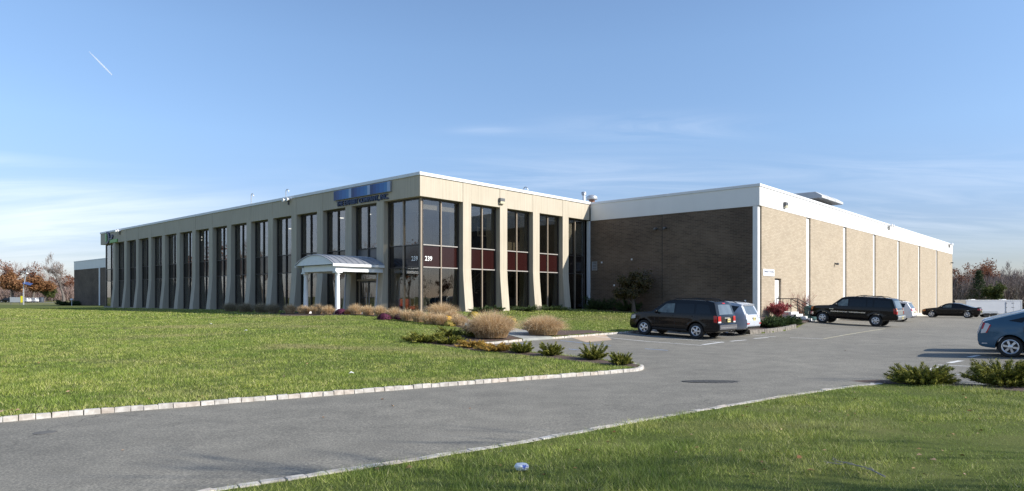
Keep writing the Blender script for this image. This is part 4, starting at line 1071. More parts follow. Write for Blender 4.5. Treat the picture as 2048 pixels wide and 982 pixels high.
c.cross('windscreen', 1.15, 1.55, .66, .56, M['car_glass'], rear=False)
c.cross('rear_window', 1.06, 1.45, .66, .56, M['rear_glass']); c.cross('rear_spoiler', 1.47, 1.55, .60, .60, P_SILVER, off=.06)
for y0, y1 in ((.60, .84), (-.84, -.60)):
    c.cross('tail_lamp', .92, 1.10, y1, y1 * .96, M['clear_lens'], off=.02, y0=y0); c.cross('reflector', .60, .66, y1, y1, M['red_lens'], off=.02, y0=y0)
c.cross('rear_bumper', .40, .50, .70, .70, M['trim'], off=.02); c.plate(.86); c.wheels(5, .22, .22, .5, .885)
c.side('headlamp', [(3.05, .76), (3.36, .70), (3.30, .84), (3.0, .92)], M['clear_lens'], .008)
c.mirror(1.92, 1.09, P_SILVER); c.handle(1.25, .95, P_SILVER); c.handle(.35, .96, P_SILVER); c.seam([(1.09, .42), (1.09, 1.1)]); c.rails(-.35, 1.1, M['trim']); ground_tilt(c.t, 2.67, NOSE)

# --- long black truck based wagon
P_BROWN = paint('dark_brown_black_paint', (.005, .004, .004), .2)
x, y = placed(1750.3, 653.2, .98, NOSE)
c = Car('parked_suv', 'long black four door wagon parked nose to the tan brick wall beside the service steps', 'car', P_BROWN, (x, y, 0), NOSE,
        [(-1.12, .46), (-1.26, .50), (-1.30, .58), (-1.29, .76), (-1.20, .80), (-1.18, 1.12), (-1.14, 1.20), (-.92, 1.76), (-.84, 1.84), (-.5, 1.88), (.6, 1.91), (1.5, 1.90), (1.95, 1.86), (2.12, 1.80), (2.72, 1.30), (2.95, 1.25), (3.7, 1.20), (4.05, 1.13), (4.12, .95), (4.14, .80), (4.22, .76), (4.24, .56), (4.12, .44), (3.85, .40)],
        2.00, 3.30, .39, .46, .42, 1.20, .15)
c.side('side_window', [(1.72, 1.27), (2.50, 1.25), (2.06, 1.68), (1.72, 1.72)], M['car_glass_clear'])
c.side('side_window', [(.62, 1.28), (1.62, 1.27), (1.62, 1.72), (.62, 1.74)], M['car_glass'])
c.side('side_window', [(.22, 1.28), (.54, 1.28), (.54, 1.74), (.22, 1.74)], M['car_glass'])
c.side('side_window', [(-.92, 1.30), (.12, 1.28), (.12, 1.74), (-.76, 1.71)], M['car_glass'])
c.cross('windscreen', 1.33, 1.76, .74, .64, M['car_glass'], rear=False)
c.cross('rear_window', 1.22, 1.70, .76, .68, M['rear_glass'])
for y0, y1 in ((.76, .95), (-.95, -.76)):
    c.cross('tail_lamp', .86, 1.06, y1, y1, M['red_lens'], off=.02, y0=y0); c.cross('reverse_lamp', 1.065, 1.12, y1, y1, M['clear_lens'], off=.02, y0=y0); c.cross('turn_lamp', 1.125, 1.24, y1, y1 * .98, M['amber_lens'], off=.02, y0=y0)
c.side('tail_lamp_side', [(-1.18, .88), (-1.05, .88), (-1.0, 1.22), (-1.12, 1.22)], M['red_lens'], .012)
c.cross('rear_bumper', .54, .76, .95, .95, M['chrome'], off=.03); c.plate(.65)
c.cross('tailgate', .82, 1.14, .73, .73, plain('painted_tailgate_reflection', (.20, .21, .21), .25, .1, 4), off=.006)  # grey painted in as a reflection on the black tailgate
c.side('headlamp', [(3.98, .92), (4.10, .90), (4.08, 1.12), (3.90, 1.15)], M['amber_lens'], .008); c.cross('grille', .82, 1.08, .55, .55, M['chrome'], rear=False, off=.012)
c.cross('front_bumper', .56, .76, .92, .92, M['chrome'], rear=False, off=.02); c.side('bumper_end', [(3.92, .56), (4.20, .58), (4.18, .78), (3.90, .78)], M['chrome'], .014)
c.side('side_moulding', [(1.72, .83), (2.78, .83), (2.78, .90), (1.72, .90)], M['chrome'], .016); c.side('side_moulding', [(.62, .83), (1.64, .83), (1.64, .90), (.62, .90)], M['chrome'], .016)
c.side('badge', [(2.60, 1.0), (2.86, 1.0), (2.86, 1.04), (2.60, 1.04)], M['chrome'], .01)
c.wheels(6, .225, .25, .42, .985); c.mirror(2.42, 1.28, M['trim'], .16); c.handle(1.85, 1.08, M['trim']); c.handle(.78, 1.08, M['trim'])
c.seam([(1.68, .50), (1.68, 1.25)]); c.seam([(2.66, .55), (2.66, 1.22)]); c.seam([(.58, .95), (.58, 1.25)]); c.rails(-.5, 1.3, M['trim']); ground_tilt(c.t, 3.3, NOSE)
mb = MB(); mb.beam((.1, -.72, 1.99), (.1, .72, 1.99), .05, .03); mb.beam((1.0, -.72, 2.0), (1.0, .72, 2.0), .05, .03); mb.build('roof_rack', M['trim'], c.t)
# --- white crossover behind it
P_WHITE = paint('white_paint', (.70, .70, .71), .25)
x, y = placed(1806, 642.5, -.86, NOSE)
c = Car('parked_suv', 'white crossover mostly hidden behind the long black wagon, its tail showing', 'car', P_WHITE, (x, y, 0), NOSE,
        [(-.84, .34), (-.98, .42), (-1.02, .52), (-1.0, .78), (-.93, .98), (-.90, 1.08), (-.62, 1.54), (-.68, 1.60), (-.40, 1.65), (.3, 1.70), (.9, 1.69), (1.35, 1.62), (2.22, 1.14), (2.6, 1.07), (3.1, .98), (3.45, .85), (3.57, .65), (3.57, .42), (3.42, .30), (3.2, .26)],
        1.82, 2.72, .35, .41, .32, 1.05, .17)
c.side('side_window', [(1.12, 1.14), (1.95, 1.12), (1.35, 1.52), (1.12, 1.55)], M['car_glass']); c.side('side_window', [(.20, 1.15), (1.05, 1.14), (1.05, 1.56), (.20, 1.56)], M['car_glass']); c.side('side_window', [(-.45, 1.20), (.12, 1.15), (.12, 1.56), (-.50, 1.50)], M['car_glass'])
c.cross('windscreen', 1.17, 1.58, .66, .56, M['car_glass'], rear=False); c.cross('rear_window', 1.10, 1.50, .68, .58, M['rear_glass']); c.cross('rear_spoiler', 1.52, 1.59, .62, .62, P_WHITE, off=.06)
for y0, y1 in ((.55, .86), (-.86, -.55)): c.cross('tail_lamp', .90, 1.08, y1, y1, M['red_lens'], off=.02, y0=y0)
c.cross('rear_bumper', .36, .52, .80, .80, plain('grey_valance', (.18, .18, .19), .5, .1, 5), off=.02); c.plate(.80); c.wheels(5, .22, .22, .5, .87); c.mirror(1.92, 1.11, P_WHITE); c.rails(-.3, 1.1, M['trim']); ground_tilt(c.t, 2.72, NOSE)

# --- dark four door saloon by the far wall
P_NAVY = paint('black_brown_paint', (.006, .005, .0045), .2)
rzS = math.atan2(.66, -.75)
x, y = placed(1934.3, 636.2, .93, rzS)
c = Car('parked_sedan', 'black four door sedan parked across the lot in front of the white trailer', 'car', P_NAVY, (x, y, 0), rzS,
        [(-.86, .34), (-1.0, .38), (-1.05, .50), (-1.04, .80), (-1.0, .95), (-.93, 1.02), (-.45, 1.06), (.05, 1.22), (.65, 1.42), (1.2, 1.48), (1.6, 1.46), (1.85, 1.40), (2.55, 1.02), (2.95, .99), (3.6, .90), (3.88, .80), (3.93, .55), (3.90, .34), (3.75, .24), (3.5, .22)],
        1.89, 3.05, .355, .415, .26, .98, .22)
c.side('side_window', [(1.32, 1.03), (2.22, 1.02), (1.72, 1.33), (1.32, 1.36)], M['car_glass_clear']); c.side('side_window', [(.20, 1.08), (1.24, 1.03), (1.24, 1.36), (.72, 1.33)], M['car_glass'])
c.cross('windscreen', 1.06, 1.38, .66, .54, M['car_glass'], rear=False); c.cross('rear_window', 1.10, 1.36, .62, .52, M['rear_glass'])
mb = MB(); mb.box(-1.02, -.75, 1.05, -.80, .75, 1.085); mb.cbox((-.88, .6, 1.03), .03, .02, .04); mb.cbox((-.88, -.6, 1.03), .03, .02, .04); mb.build('spoiler', P_NAVY, c.t)
for y0, y1 in ((.50, .86), (-.86, -.50)): c.cross('tail_lamp', .78, .94, y1, y1, M['red_lens'], off=.02, y0=y0)
c.side('tail_lamp_side', [(-1.0, .78), (-.86, .80), (-.84, .94), (-.97, .94)], M['red_lens'], .012); c.side('headlamp', [(3.60, .66), (3.86, .64), (3.82, .78), (3.56, .82)], M['amber_lens'], .01)
c.cross('rear_bumper', .40, .50, .80, .80, M['chrome'], off=.02); c.plate(.66); c.wheels(5, .235, .22, .42, .935); c.mirror(2.12, 1.03, P_NAVY); c.handle(1.42, .90, P_NAVY); c.handle(.42, .93, P_NAVY)
c.seam([(1.28, .34), (1.28, 1.02)]); c.seam([(2.30, .36), (2.30, .98)]); ground_tilt(c.t, 3.05, rzS)

# --- blue hatchback at the edge of the picture, and its silver neighbour
P_BLUE = paint('slate_blue_paint', (.045, .105, .165), .22, .1)
rzH = math.atan2(-dL[1], -dL[0]) + R(4)
HATCH = [(-.62, .30), (-.74, .36), (-.80, .48), (-.80, .66), (-.74, .84), (-.66, 1.05), (-.60, 1.09), (-.05, 1.24), (.55, 1.40), (1.1, 1.485), (1.55, 1.47), (1.9, 1.38), (2.75, .97), (3.05, .90), (3.38, .78), (3.52, .60), (3.55, .40), (3.42, .26), (3.2, .22)]
def hatch(name, label, mat, x, y):
    c = Car(name, label, 'car', mat, (x, y, 0), rzH, HATCH, 1.725, 2.70, .315, .37, .27, .95, .19)
    c.side('side_window', [(1.28, 1.0), (2.35, .96), (1.78, 1.34), (1.28, 1.39)], M['car_glass_clear']); c.side('side_window', [(.36, 1.04), (1.20, 1.0), (1.20, 1.39), (.98, 1.37), (.70, 1.30)], M['car_glass']); c.side('side_window', [(-.02, 1.10), (.29, 1.04), (.55, 1.24), (.40, 1.22)], M['car_glass'])
    c.cross('windscreen', 1.0, 1.40, .64, .52, M['car_glass'], rear=False); c.cross('rear_window', 1.14, 1.36, .62, .52, M['rear_glass'])
    c.side('tail_lamp', [(-.72, .72), (-.58, .74), (-.47, .98), (-.53, 1.03), (-.655, 1.03)], M['clear_lens'], .014)
    c.side('tail_lamp_edge', [(-.70, .84), (-.655, .86), (-.60, 1.03), (-.65, 1.04)], M['red_lens'], .02); c.side('tail_lamp_edge', [(-.60, .73), (-.56, .74), (-.45, .98), (-.485, .98)], M['red_lens'], .02)
    c.side('headlamp', [(2.95, .72), (3.40, .62), (3.36, .74), (2.98, .86)], M['clear_lens'], .01)
    c.side('reflector', [(-.70, .40), (-.56, .40), (-.56, .43), (-.70, .43)], M['clear_lens'], .012); c.cross('rear_bumper', .32, .42, .7, .7, M['trim'], off=.015); c.wheels(6, .215, .20, .36, .845)
    c.handle(.62, .90, mat); c.handle(1.46, .88, mat); c.mirror(2.20, .98, mat); c.seam([(1.24, .34), (1.24, 1.0)]); c.seam([(.40, .62), (.32, .80), (.34, 1.04)])
    c.side('sill_trim', [(.42, .27), (2.28, .27), (2.28, .32), (.42, .32)], M['trim'], .01)
    ground_tilt(c.t, 2.7, rzH); return c
x, y = placed(2021, 715, -.84, rzH)
hatch('parked_hatchback', 'slate blue hatchback at the picture edge with its tail towards the lot', P_BLUE, x, y)
hatch('parked_hatchback', 'silver hatchback just behind the slate blue one, only roof and tail edge showing', P_SILVER, x + 2.72 * dR[0] - .36 * math.cos(rzH), y + 2.72 * dR[1] - .36 * math.sin(rzH))

# --- white cargo trailer at the back of the lot
x0, y0 = 57.2, 80.0; rzT = R(-4)
t = thing('cargo_trailer', 'long white enclosed cargo trailer parked at the back of the lot', 'trailer', (x0, y0, Hs(x0, y0)), rzT)
P_TR = plain('trailer_white', (.66, .67, .69), .4, .04, 1)
mb = MB(); mb.box(-3.9, -1.1, .40, 2.35, 1.1, 2.0); mb.build('box', P_TR, t, bevel=.06)
mb = MB(); mb.box(-3.95, -1.13, 1.97, 2.40, 1.13, 2.05); mb.build('roof_edge', M['white'], t, bevel=.03)
mb = MB(); mb.box(2.30, -1.12, .50, 2.385, 1.12, 1.96); mb.build('corner_trim', M['white'], t)
mb = MB(); mb.box(.6, -1.125, .55, 1.38, -1.103, 1.84); d = mb.build('side_door', P_TR, t)
mb = MB()
for z in (.66, 1.2, 1.68): mb.box(.56, -1.14, z - .02, .70, -1.126, z + .02); mb.box(1.2, -1.14, z - .02, 1.5, -1.126, z + .02)
mb.box(.585, -1.13, .54, .60, -1.12, 1.85); mb.box(1.38, -1.13, .54, 1.395, -1.12, 1.85); mb.box(.585, -1.13, 1.84, 1.395, -1.12, 1.855); mb.build('door_hardware', M['dark_grey'], d)
for xx in (-2.6, .9):
    mb = MB(); mb.box(xx - .25, -.3, 2.05, xx + .25, .3, 2.14); mb.build('roof_vent', M['white'], t, bevel=.04)
for (xx, sg) in ((-.75, -1), (-1.55, -1), (-.75, 1), (-1.55, 1)):
    mb = MB(); mb.lathe([(.15, -.1), (.34, -.1), (.34, .1), (.15, .1)], 22, (xx, sg * 1.0, .34), 'y'); w_ = mb.build('wheel', M['tyre'], t, smooth=35)
    mb = MB(); mb.lathe([(.16, 0), (.16, .02), (.03, .05)], 18, (xx, sg * 1.0 + sg * .09, .34), 'y'); mb.build('rim', M['rim'], w_, smooth=40)
mb = MB(); mb.prism([(-2.05, -1.16, .5), (-1.9, -1.16, .74), (-.4, -1.16, .74), (-.25, -1.16, .5)], (0, .06, 0)); mb.build('fender', M['steel'], t)
mb = MB(); mb.beam((2.3, -.6, .45), (3.4, 0, .45), .08, .1); mb.beam((2.3, .6, .45), (3.4, 0, .45), .08, .1); mb.tube([(3.1, 0, 0), (3.1, 0, .8)], .04, 8); mb.build('drawbar', M['black'], t)
# ------------------------------------------------------------------ plants
G = np.random.default_rng(11)

def blades(bx, by, bz, h, wd, lean, seed=0, bend=.45, az=None):
    """tapered blades of three segments at many points at once; returns vertices, quads"""
    g = np.random.default_rng(seed); n = len(bx)
    a = g.uniform(0, 2 * np.pi, n) if az is None else az
    dx, dy = np.cos(a), np.sin(a); f = g.uniform(0, 2 * np.pi, n); tx, ty = np.cos(f), np.sin(f)
    ts = np.array([0, .45, .8, 1.0]); ws = np.array([1.0, .85, .5, .08]); V = np.empty((n, 8, 3), np.float32)
    for k in range(4):
        t = ts[k]; out = lean * h * (t * (1 - bend) + t * t * bend); up = h * (t - .5 * bend * t * t * np.minimum(1, lean))
        w = wd * ws[k] * .5
        V[:, 2 * k, 0] = bx + dx * out - tx * w; V[:, 2 * k, 1] = by + dy * out - ty * w; V[:, 2 * k, 2] = bz + up
        V[:, 2 * k + 1, 0] = bx + dx * out + tx * w; V[:, 2 * k + 1, 1] = by + dy * out + ty * w; V[:, 2 * k + 1, 2] = bz + up
    b = (np.arange(n) * 8)[:, None]
    F = np.concatenate([b + np.array([0, 1, 3, 2]), b + np.array([2, 3, 5, 4]), b + np.array([4, 5, 7, 6])], 0)
    return V.reshape(-1, 3), F

def tri_blades(bx, by, bz, h, wd, lean, seed=0):
    g = np.random.default_rng(seed); n = len(bx); a = g.uniform(0, 2 * np.pi, n); f = g.uniform(0, 2 * np.pi, n)
    V = np.empty((n, 3, 3), np.float32); c, s_ = np.cos(f) * wd / 2, np.sin(f) * wd / 2
    V[:, 0] = np.stack([bx - c, by - s_, bz], 1); V[:, 1] = np.stack([bx + c, by + s_, bz], 1)
    V[:, 2] = np.stack([bx + np.cos(a) * lean * h, by + np.sin(a) * lean * h, bz + h], 1)
    return V.reshape(-1, 3), np.arange(n * 3).reshape(n, 3)

def vnoise(x, y, s, seed):
    """smooth value noise, vectorised"""
    g = np.random.default_rng(seed); T = g.random((64, 64)); X = x * s; Y = y * s
    i = np.floor(X).astype(int); j = np.floor(Y).astype(int); u = X - i; v = Y - j; u = u * u * (3 - 2 * u); v = v * v * (3 - 2 * v)
    q = lambda a, b: T[a % 64, b % 64]
    return (q(i, j) * (1 - u) + q(i + 1, j) * u) * (1 - v) + (q(i, j + 1) * (1 - u) + q(i + 1, j + 1) * u) * v

# --- lawns: blades of grass, thinner and wider with distance
def grass_mat():
    t = NT('grass_blade'); g = t.n('ShaderNodeNewGeometry'); v = t.coord('Object')
    c = t.ramp(g.outputs['Random Per Island'], [(0, (.07, .11, .014)), (.25, (.20, .275, .036)), (.6, (.36, .44, .08)), (.87, (.53, .57, .18)), (1, (.66, .60, .33))])
    p = t.ramp(t.noise(v, .45, 4, .6), [(.36, 0), (.66, 1)])
    c = t.mix(1.0, c, t.mix(p, (.76, .84, .72), (1.24, 1.10, 1.32)), 'MULTIPLY')
    c = t.mix(1.0, c, t.ramp(t.noise(v, 2.3, 3, .55), [(.34, (.58, .66, .58)), (.62, (1.12, 1.10, 1.05))]), 'MULTIPLY')  # darker patches put the shade between tufts into the blade colour
    dry = t.ramp(t.noise(t.coord('Object', (.35, 1, 1)), .30, 3, .6), [(.545, 0), (.68, .7)])
    c = t.mix(dry, c, (.42, .35, .18))
    b = t.n('ShaderNodeBsdfPrincipled'); t.l(c, b.inputs['Base Color']); b.inputs['Roughness'].default_value = .55; b.inputs['Specular IOR Level'].default_value = .35
    tr = t.n('ShaderNodeBsdfTranslucent'); t.l(c, tr.inputs[0]); m = t.n('ShaderNodeMixShader'); m.inputs[0].default_value = .30
    t.l(b.outputs[0], m.inputs[1]); t.l(tr.outputs[0], m.inputs[2]); t.l(m.outputs[0], t.out.inputs[0]); return t.m
M['grass'] = grass_mat()
def in_view(x, y, pad=.06): return (np.abs(x) < y * (1024 / F_PX + pad) + .6) & (y > 0)
def sow(name, poly, bands, seed, extra=None):
    xs = [p[0] for p in poly]; ys = [p[1] for p in poly]; Vs = []; Fs = []; off = 0
    for k, (y0, y1, dens, h0, h1, wd) in enumerate(bands):
        g = np.random.default_rng(seed + k); xl, xh = max(min(xs), -y1 * .83 - 1), min(max(xs), y1 * .83 + 1); a, b = max(min(ys), y0), min(max(ys), y1)
        if a >= b or xl >= xh: continue
        n = int((xh - xl) * (b - a) * dens); x = g.uniform(xl, xh, n); y = g.uniform(a, b, n)
        keep = in_view(x, y) & inside(poly, x, y)
        for bd in BEDS:
            keep &= ~inside(bd, x, y)
        keep &= g.random(n) < .55 + .45 * np.clip(vnoise(x, y, 1.7, 3) * 1.6 - .1, 0, 1)
        x, y = x[keep], y[keep]; n = len(x)
        tuft = vnoise(x, y, 2.6, 5) * .6 + vnoise(x, y, .8, 6) * .6
        h = g.uniform(h0, h1, n) * (.45 + 1.1 * tuft ** 1.2)
        V, F = tri_blades(x, y, H(x, y) + .065, h, wd * g.uniform(.6, 1.3, n), g.uniform(.1, 1.3, n), seed + 50 + k)
        Vs.append(V); Fs.append(F + off); off += len(V)
    o = tri_mesh(name, np.concatenate(Vs), np.concatenate(Fs), M['grass'], smooth=False)
    return kind(o, 'stuff')
sow('grass', lawnC, [(4.5, 9, 3600, .04, .095, .0065), (9, 14, 3200, .04, .085, .0085), (14, 22, 1600, .04, .08, .011)], 100)
sow('grass', lawnA, [(9, 17, 1400, .04, .08, .010), (17, 26, 900, .04, .07, .012), (26, 42, 400, .04, .07, .018), (42, 95, 80, .05, .09, .042)], 200)

# --- fallen leaves and a scatter of litter
def leaf_cards(n, pts, size, seed):
    g = np.random.default_rng(seed); V = []; F = []
    for i, (x, y, z) in enumerate(pts):
        a = g.uniform(0, 6.28); s = size * g.uniform(.6, 1.3); ti = g.uniform(-.35, .35); c, q = math.cos(a) * s, math.sin(a) * s
        b = len(V)
        V += [(x - c, y - q, z), (x - q * .6, y + c * .6, z + s * .35 + ti * s), (x + c, y + q, z + ti * s), (x + q * .6, y - c * .6, z + s * .25 - ti * s)]
        F.append((b, b + 1, b + 2, b + 3))
    return np.array(V), np.array(F)
pts = []; g = np.random.default_rng(5)
while len(pts) < 120:
    px, py = g.uniform(0, 2048), g.uniform(700, 975); x, y = at(px, py)
    inA = bool(inside(lawnA, np.array([x]), np.array([y]))[0]) or bool(inside(lawnC, np.array([x]), np.array([y]))[0])
    if inA or g.random() < .06: pts.append((x, y, Hs(x, y) + (.125 if inA else .012)))
V, F = leaf_cards(len(pts), pts, .034, 9)
kind(tri_mesh('leaves', V, F, island('fallen_leaf', [(.20, .09, .04), (.30, .17, .08), (.38, .25, .14), (.42, .30, .22)], .8), smooth=False), 'stuff')

# --- ornamental grass clumps
M['straw'] = island('straw', [(.34, .215, .11), (.60, .42, .23), (.74, .57, .35), (.84, .71, .50)], .7, .35)
M['straw_dull'] = island('dull_straw', [(.26, .21, .14), (.38, .31, .21), (.48, .40, .28)], .75, .3)
def clump(name, seed, r, h, n, m, wd=.009):
    # arching blades: the outer ones leave the ground near the rim and droop, the inner ones stand
    g = np.random.default_rng(seed); a = g.uniform(0, 2 * np.pi, n); u_ = np.sqrt(g.random(n)); q = u_ * r * .46
    hh = h * g.uniform(.5, 1.12, n) * (1.0 - .12 * u_ ** 2); az = a + g.normal(0, .55, n); out = r * (.05 + .58 * u_ * g.uniform(.35, 1.15, n))
    bb = .15 + 1.25 * u_ ** 1.4 * g.uniform(.3, 1.25, n); aa = 1 + .55 * bb
    bx, by = q * np.cos(a), q * np.sin(a); dx, dy = np.cos(az), np.sin(az); f = g.uniform(0, 2 * np.pi, n); tx, ty = np.cos(f), np.sin(f)
    ts = [0, .3, .6, .85, 1.0]; ws = [1.0, 1.0, .8, .5, .1]; V = np.empty((n, 10, 3), np.float32)
    for k in range(5):
        t = ts[k]; o = out * t ** 1.6; z = np.maximum(.01, hh * (aa * t - bb * t * t)); w = wd * ws[k] / 2
        for e, sg in ((0, -1), (1, 1)): V[:, 2 * k + e] = np.stack([bx + dx * o + sg * tx * w, by + dy * o + sg * ty * w, z], 1)
    b_ = (np.arange(n) * 10)[:, None]
    F = np.concatenate([b_ + np.array([2 * k, 2 * k + 1, 2 * k + 3, 2 * k + 2]) for k in range(4)], 0)
    return tri_mesh(name, V.reshape(-1, 3), F, m)
cl_mesh = {}
def grass_clump(px, py, r, h, label, group, m='straw', seed=1, n=700, wd=.010, name='grass_clump', pos=None, rz=0.0):
    x, y = pos or at(px, py); key = (m, seed, n)
    o = clump(name, seed, r, h, n, M[m], wd) if key not in cl_mesh else None
    if o is None:
        src, r0, h0 = cl_mesh[key]; o = src.copy(); COL.objects.link(o); o.scale = (r / r0, r / r0, h / h0)
    else: cl_mesh[key] = (o, r, h)
    o.location = (x, y, Hs(x, y) + .10); o.rotation_euler = (0, 0, rz or rnd.uniform(0, 6))
    return kind(tag(o, label, 'ornamental grass', group), 'thing')
grass_clump(982, 680, 1.40, 1.22, 'big tan ornamental grass mound on the near side of the walkway mouth', 'large tan grass mounds', seed=3, n=9000)
grass_clump(1086, 674, 1.30, 1.00, 'big tan ornamental grass mound on the far side of the walkway mouth', 'large tan grass mounds', seed=4, n=8500)
grass_clump(884, 637, 1.30, .95, 'broad tan grass mound in front of the corner glass', 'large tan grass mounds', seed=5, n=4000)
row = [(580, 630, 'small tan grass clump at the shaded end of the bed left of the canopy'), (608, 631, 'small tan grass clump at the foot of the outer canopy column'), (634, 631, 'small tan grass clump between the canopy columns, nearer the outer one'),
       (657, 631.5, 'small tan grass clump close to the lit canopy column'), (712, 631.5, 'small tan grass clump right of the lit canopy column'), (737, 633, 'small tan grass clump before the entrance door'), (760, 635, 'small tan grass clump beside the yellow flowers'),
       (790, 641, 'small tan grass clump over the plum flowers below the corner glass'), (815, 645, 'small tan grass clump below the corner post'), (838, 648, 'small tan grass clump just past the corner post'), (860, 652, 'small tan grass clump in the middle of the sunny bed edge'),
       (880, 653, 'small tan grass clump below the big mound at the corner glass'), (917, 655, 'small tan grass clump at the walkway end of the sunny bed'), (905, 646, 'small tan grass clump behind the gold flowers')]
for i, (px, py, lab) in enumerate(row): grass_clump(px, py, .58 + .10 * rnd.random(), .66 + .12 * rnd.random(), lab, 'small tan grass clumps along the office', seed=6 + i % 3, n=1500, wd=.012)
for px, py, r_, lab in [(462, 625, .95, 'dull grass mound in shade farthest from the canopy'), (492, 626.5, 1.0, 'dull grass mound in shade, middle of three'), (523, 628, .85, 'dull grass mound in shade beside the sunlit clumps'), (546, 629.5, .7, 'small dull grass mound where shade meets sun')]:
    grass_clump(px, py, r_, .85, lab, 'dull grass mounds in the shade', 'straw_dull', 12, 2200)

# --- chrysanthemum domes
def mum(px, py, r, cols, label, name='chrysanthemum'):
    x, y = at(px, py); t = thing(name, label, 'flower', (x, y, Hs(x, y) + .10), rnd.uniform(0, 6), 'chrysanthemums in the front beds')
    g = np.random.default_rng(int(px)); n = 420; a = g.uniform(0, 6.28, n); zc = g.uniform(.05, 1, n); q = np.sqrt(1 - zc ** 2)
    P_ = np.stack([q * np.cos(a) * r, q * np.sin(a) * r, zc * r * .85], 1) * g.uniform(.9, 1.06, (n, 1))
    V = []; F = []
    for p in P_:
        s = .045 * g.uniform(.7, 1.3); nrm = Vector(p).normalized(); tt = nrm.cross(Vector((0, 0, 1)) if abs(nrm.z) < .9 else Vector((1, 0, 0))).normalized(); bb = nrm.cross(tt); b = len(V); c = Vector(p)
        V += [c + tt * s, c + bb * s + nrm * .012, c - tt * s, c - bb * s + nrm * .012]; F.append((b, b + 1, b + 2, b + 3))
    o = tri_mesh('blooms', np.array([tuple(v) for v in V]), np.array(F), island('petals', cols, .7, .2), t, smooth=False)
    n = 260; a = g.uniform(0, 6.28, n); zc = g.uniform(0, .9, n); q = np.sqrt(1 - zc ** 2) * g.uniform(.75, .98, n); V = []; F = []
    for i in range(n):
        c = Vector((q[i] * math.cos(a[i]) * r, q[i] * math.sin(a[i]) * r, zc[i] * r * .8)); s = .05; d = Vector(g.normal(0, 1, 3)).normalized(); e = d.cross(Vector(g.normal(0, 1, 3))).normalized(); b = len(V)
        V += [c + d * s, c + e * s * .6, c - d * s, c - e * s * .6]; F.append((b, b + 1, b + 2, b + 3))
    tri_mesh('leaves', np.array([tuple(v) for v in V]), np.array(F), M.setdefault('mum_leaf', island('mum_leaf', [(.03, .05, .015), (.06, .08, .03)], .7, .2)), t, smooth=False)
YE, PU, OR, GO = [(.42, .30, .05), (.58, .44, .12)], [(.07, .014, .035), (.14, .035, .075)], [(.42, .16, .05), (.5, .24, .08)], [(.62, .33, .03), (.74, .45, .06)]
for px, py, r_, c_, lab in [(643, 627, .3, YE, 'yellow chrysanthemum between tan clumps under the canopy'), (682, 631, .38, PU, 'plum chrysanthemum at the lit canopy column base'), (699, 631, .34, OR, 'rust orange chrysanthemum just right of the lit canopy column'),
                        (780, 640, .42, YE, 'bright yellow chrysanthemum dome before the corner bay'), (768, 642.5, .38, PU, 'plum chrysanthemum under the bright yellow dome'), (802, 642, .38, PU, 'plum chrysanthemum against the corner bay glass'), (822, 642, .40, GO, 'gold chrysanthemum at the foot of the corner post'),
                        (866, 646.5, .38, PU, 'dark plum chrysanthemum below the broad corner mound'), (894, 648.5, .40, GO, 'gold orange chrysanthemum beside the broad corner mound'), (922, 648, .40, PU, 'magenta chrysanthemum near the walkway bend'), (900, 655, .30, YE, 'yellow chrysanthemum at the front edge of the sunny bed'),
                        (948, 637, .36, YE, 'yellow chrysanthemum behind the big near mound'), (1018, 650, .45, YE, 'yellow chrysanthemum peeking over the big near mound'), (820, 643, .34, PU, 'plum chrysanthemum hidden between small tan clumps')]:
    mum(px, py, r_, c_, lab)

# --- junipers: feathery sprays on spreading stems
def juniper_mesh(seed, r, h, nstem, per, m, flat=.5, size=.05):
    g = np.random.default_rng(seed); V = []; F = []; st = MB()
    for i in range(nstem):
        a = g.uniform(0, 6.28); L = g.uniform(.55, 1.08); el = g.uniform(.05, 1.15) ** 1.25
        end = np.array([math.cos(a) * r * L * math.cos(el * flat * 1.6), math.sin(a) * r * L * math.cos(el * flat * 1.6), h * L * (.18 + .82 * math.sin(min(1.5, el)))])
        mid = end * .55 + np.array([0, 0, -.06 * h])
        st.tube([(0, 0, 0), tuple(mid), tuple(end)], [.012, .008, .003], 4, False)
        for k in range(per):
            t = g.uniform(.25, 1.0) ** .7
            p = (mid * (t / .6) if t < .6 else mid + (end - mid) * ((t - .6) / .4)) + g.normal(0, .045 * r, 3) * (1.15 - t * .6)
            if p[2] < .02: p[2] = g.uniform(.02, .08)
            d = end / np.linalg.norm(end) + g.normal(0, .45, 3); d /= np.linalg.norm(d); e = np.cross(d, g.normal(0, 1, 3)); e /= np.linalg.norm(e)
            s = size * g.uniform(.7, 1.5); b = len(V)
            V += [p - d * s * .5 - e * s * .16, p - d * s * .5 + e * s * .16, p + d * s + e * s * .05, p + d * s - e * s * .05]; F.append((b, b + 1, b + 2, b + 3))
    return np.array(V), np.array(F), st
M['juniper'] = island('juniper_green', [(.035, .05, .008), (.10, .12, .018), (.23, .235, .036), (.40, .37, .08)], .6, .2)
M['juniper_dark'] = island('juniper_dark', [(.035, .06, .02), (.055, .09, .03), (.09, .125, .042)], .6, .2)
M['juniper_gold'] = island('juniper_bronze', [(.22, .13, .025), (.38, .22, .04), (.50, .32, .08), (.26, .21, .05)], .6, .2)
M['bark'] = plain('bark', (.10, .078, .06), .9, .3, 14)
def juniper(px, py, r, h, label, m='juniper', nstem=75, per=85, size=.042, group='spreading junipers along the drive', flat=.5, pos=None, sq=1.0):
    x, y = pos or at(px, py); t = thing('juniper', label, 'shrub', (x, y, Hs(x, y) + .10), 0, group)
    V, F, st = juniper_mesh(int(abs(px or x * 100)) + 7, r, h, nstem, per, m, flat, size); V[:, 0] *= sq
    tri_mesh('foliage', V, F, M[m], t, smooth=False); st.build('stems', M['bark'], t)
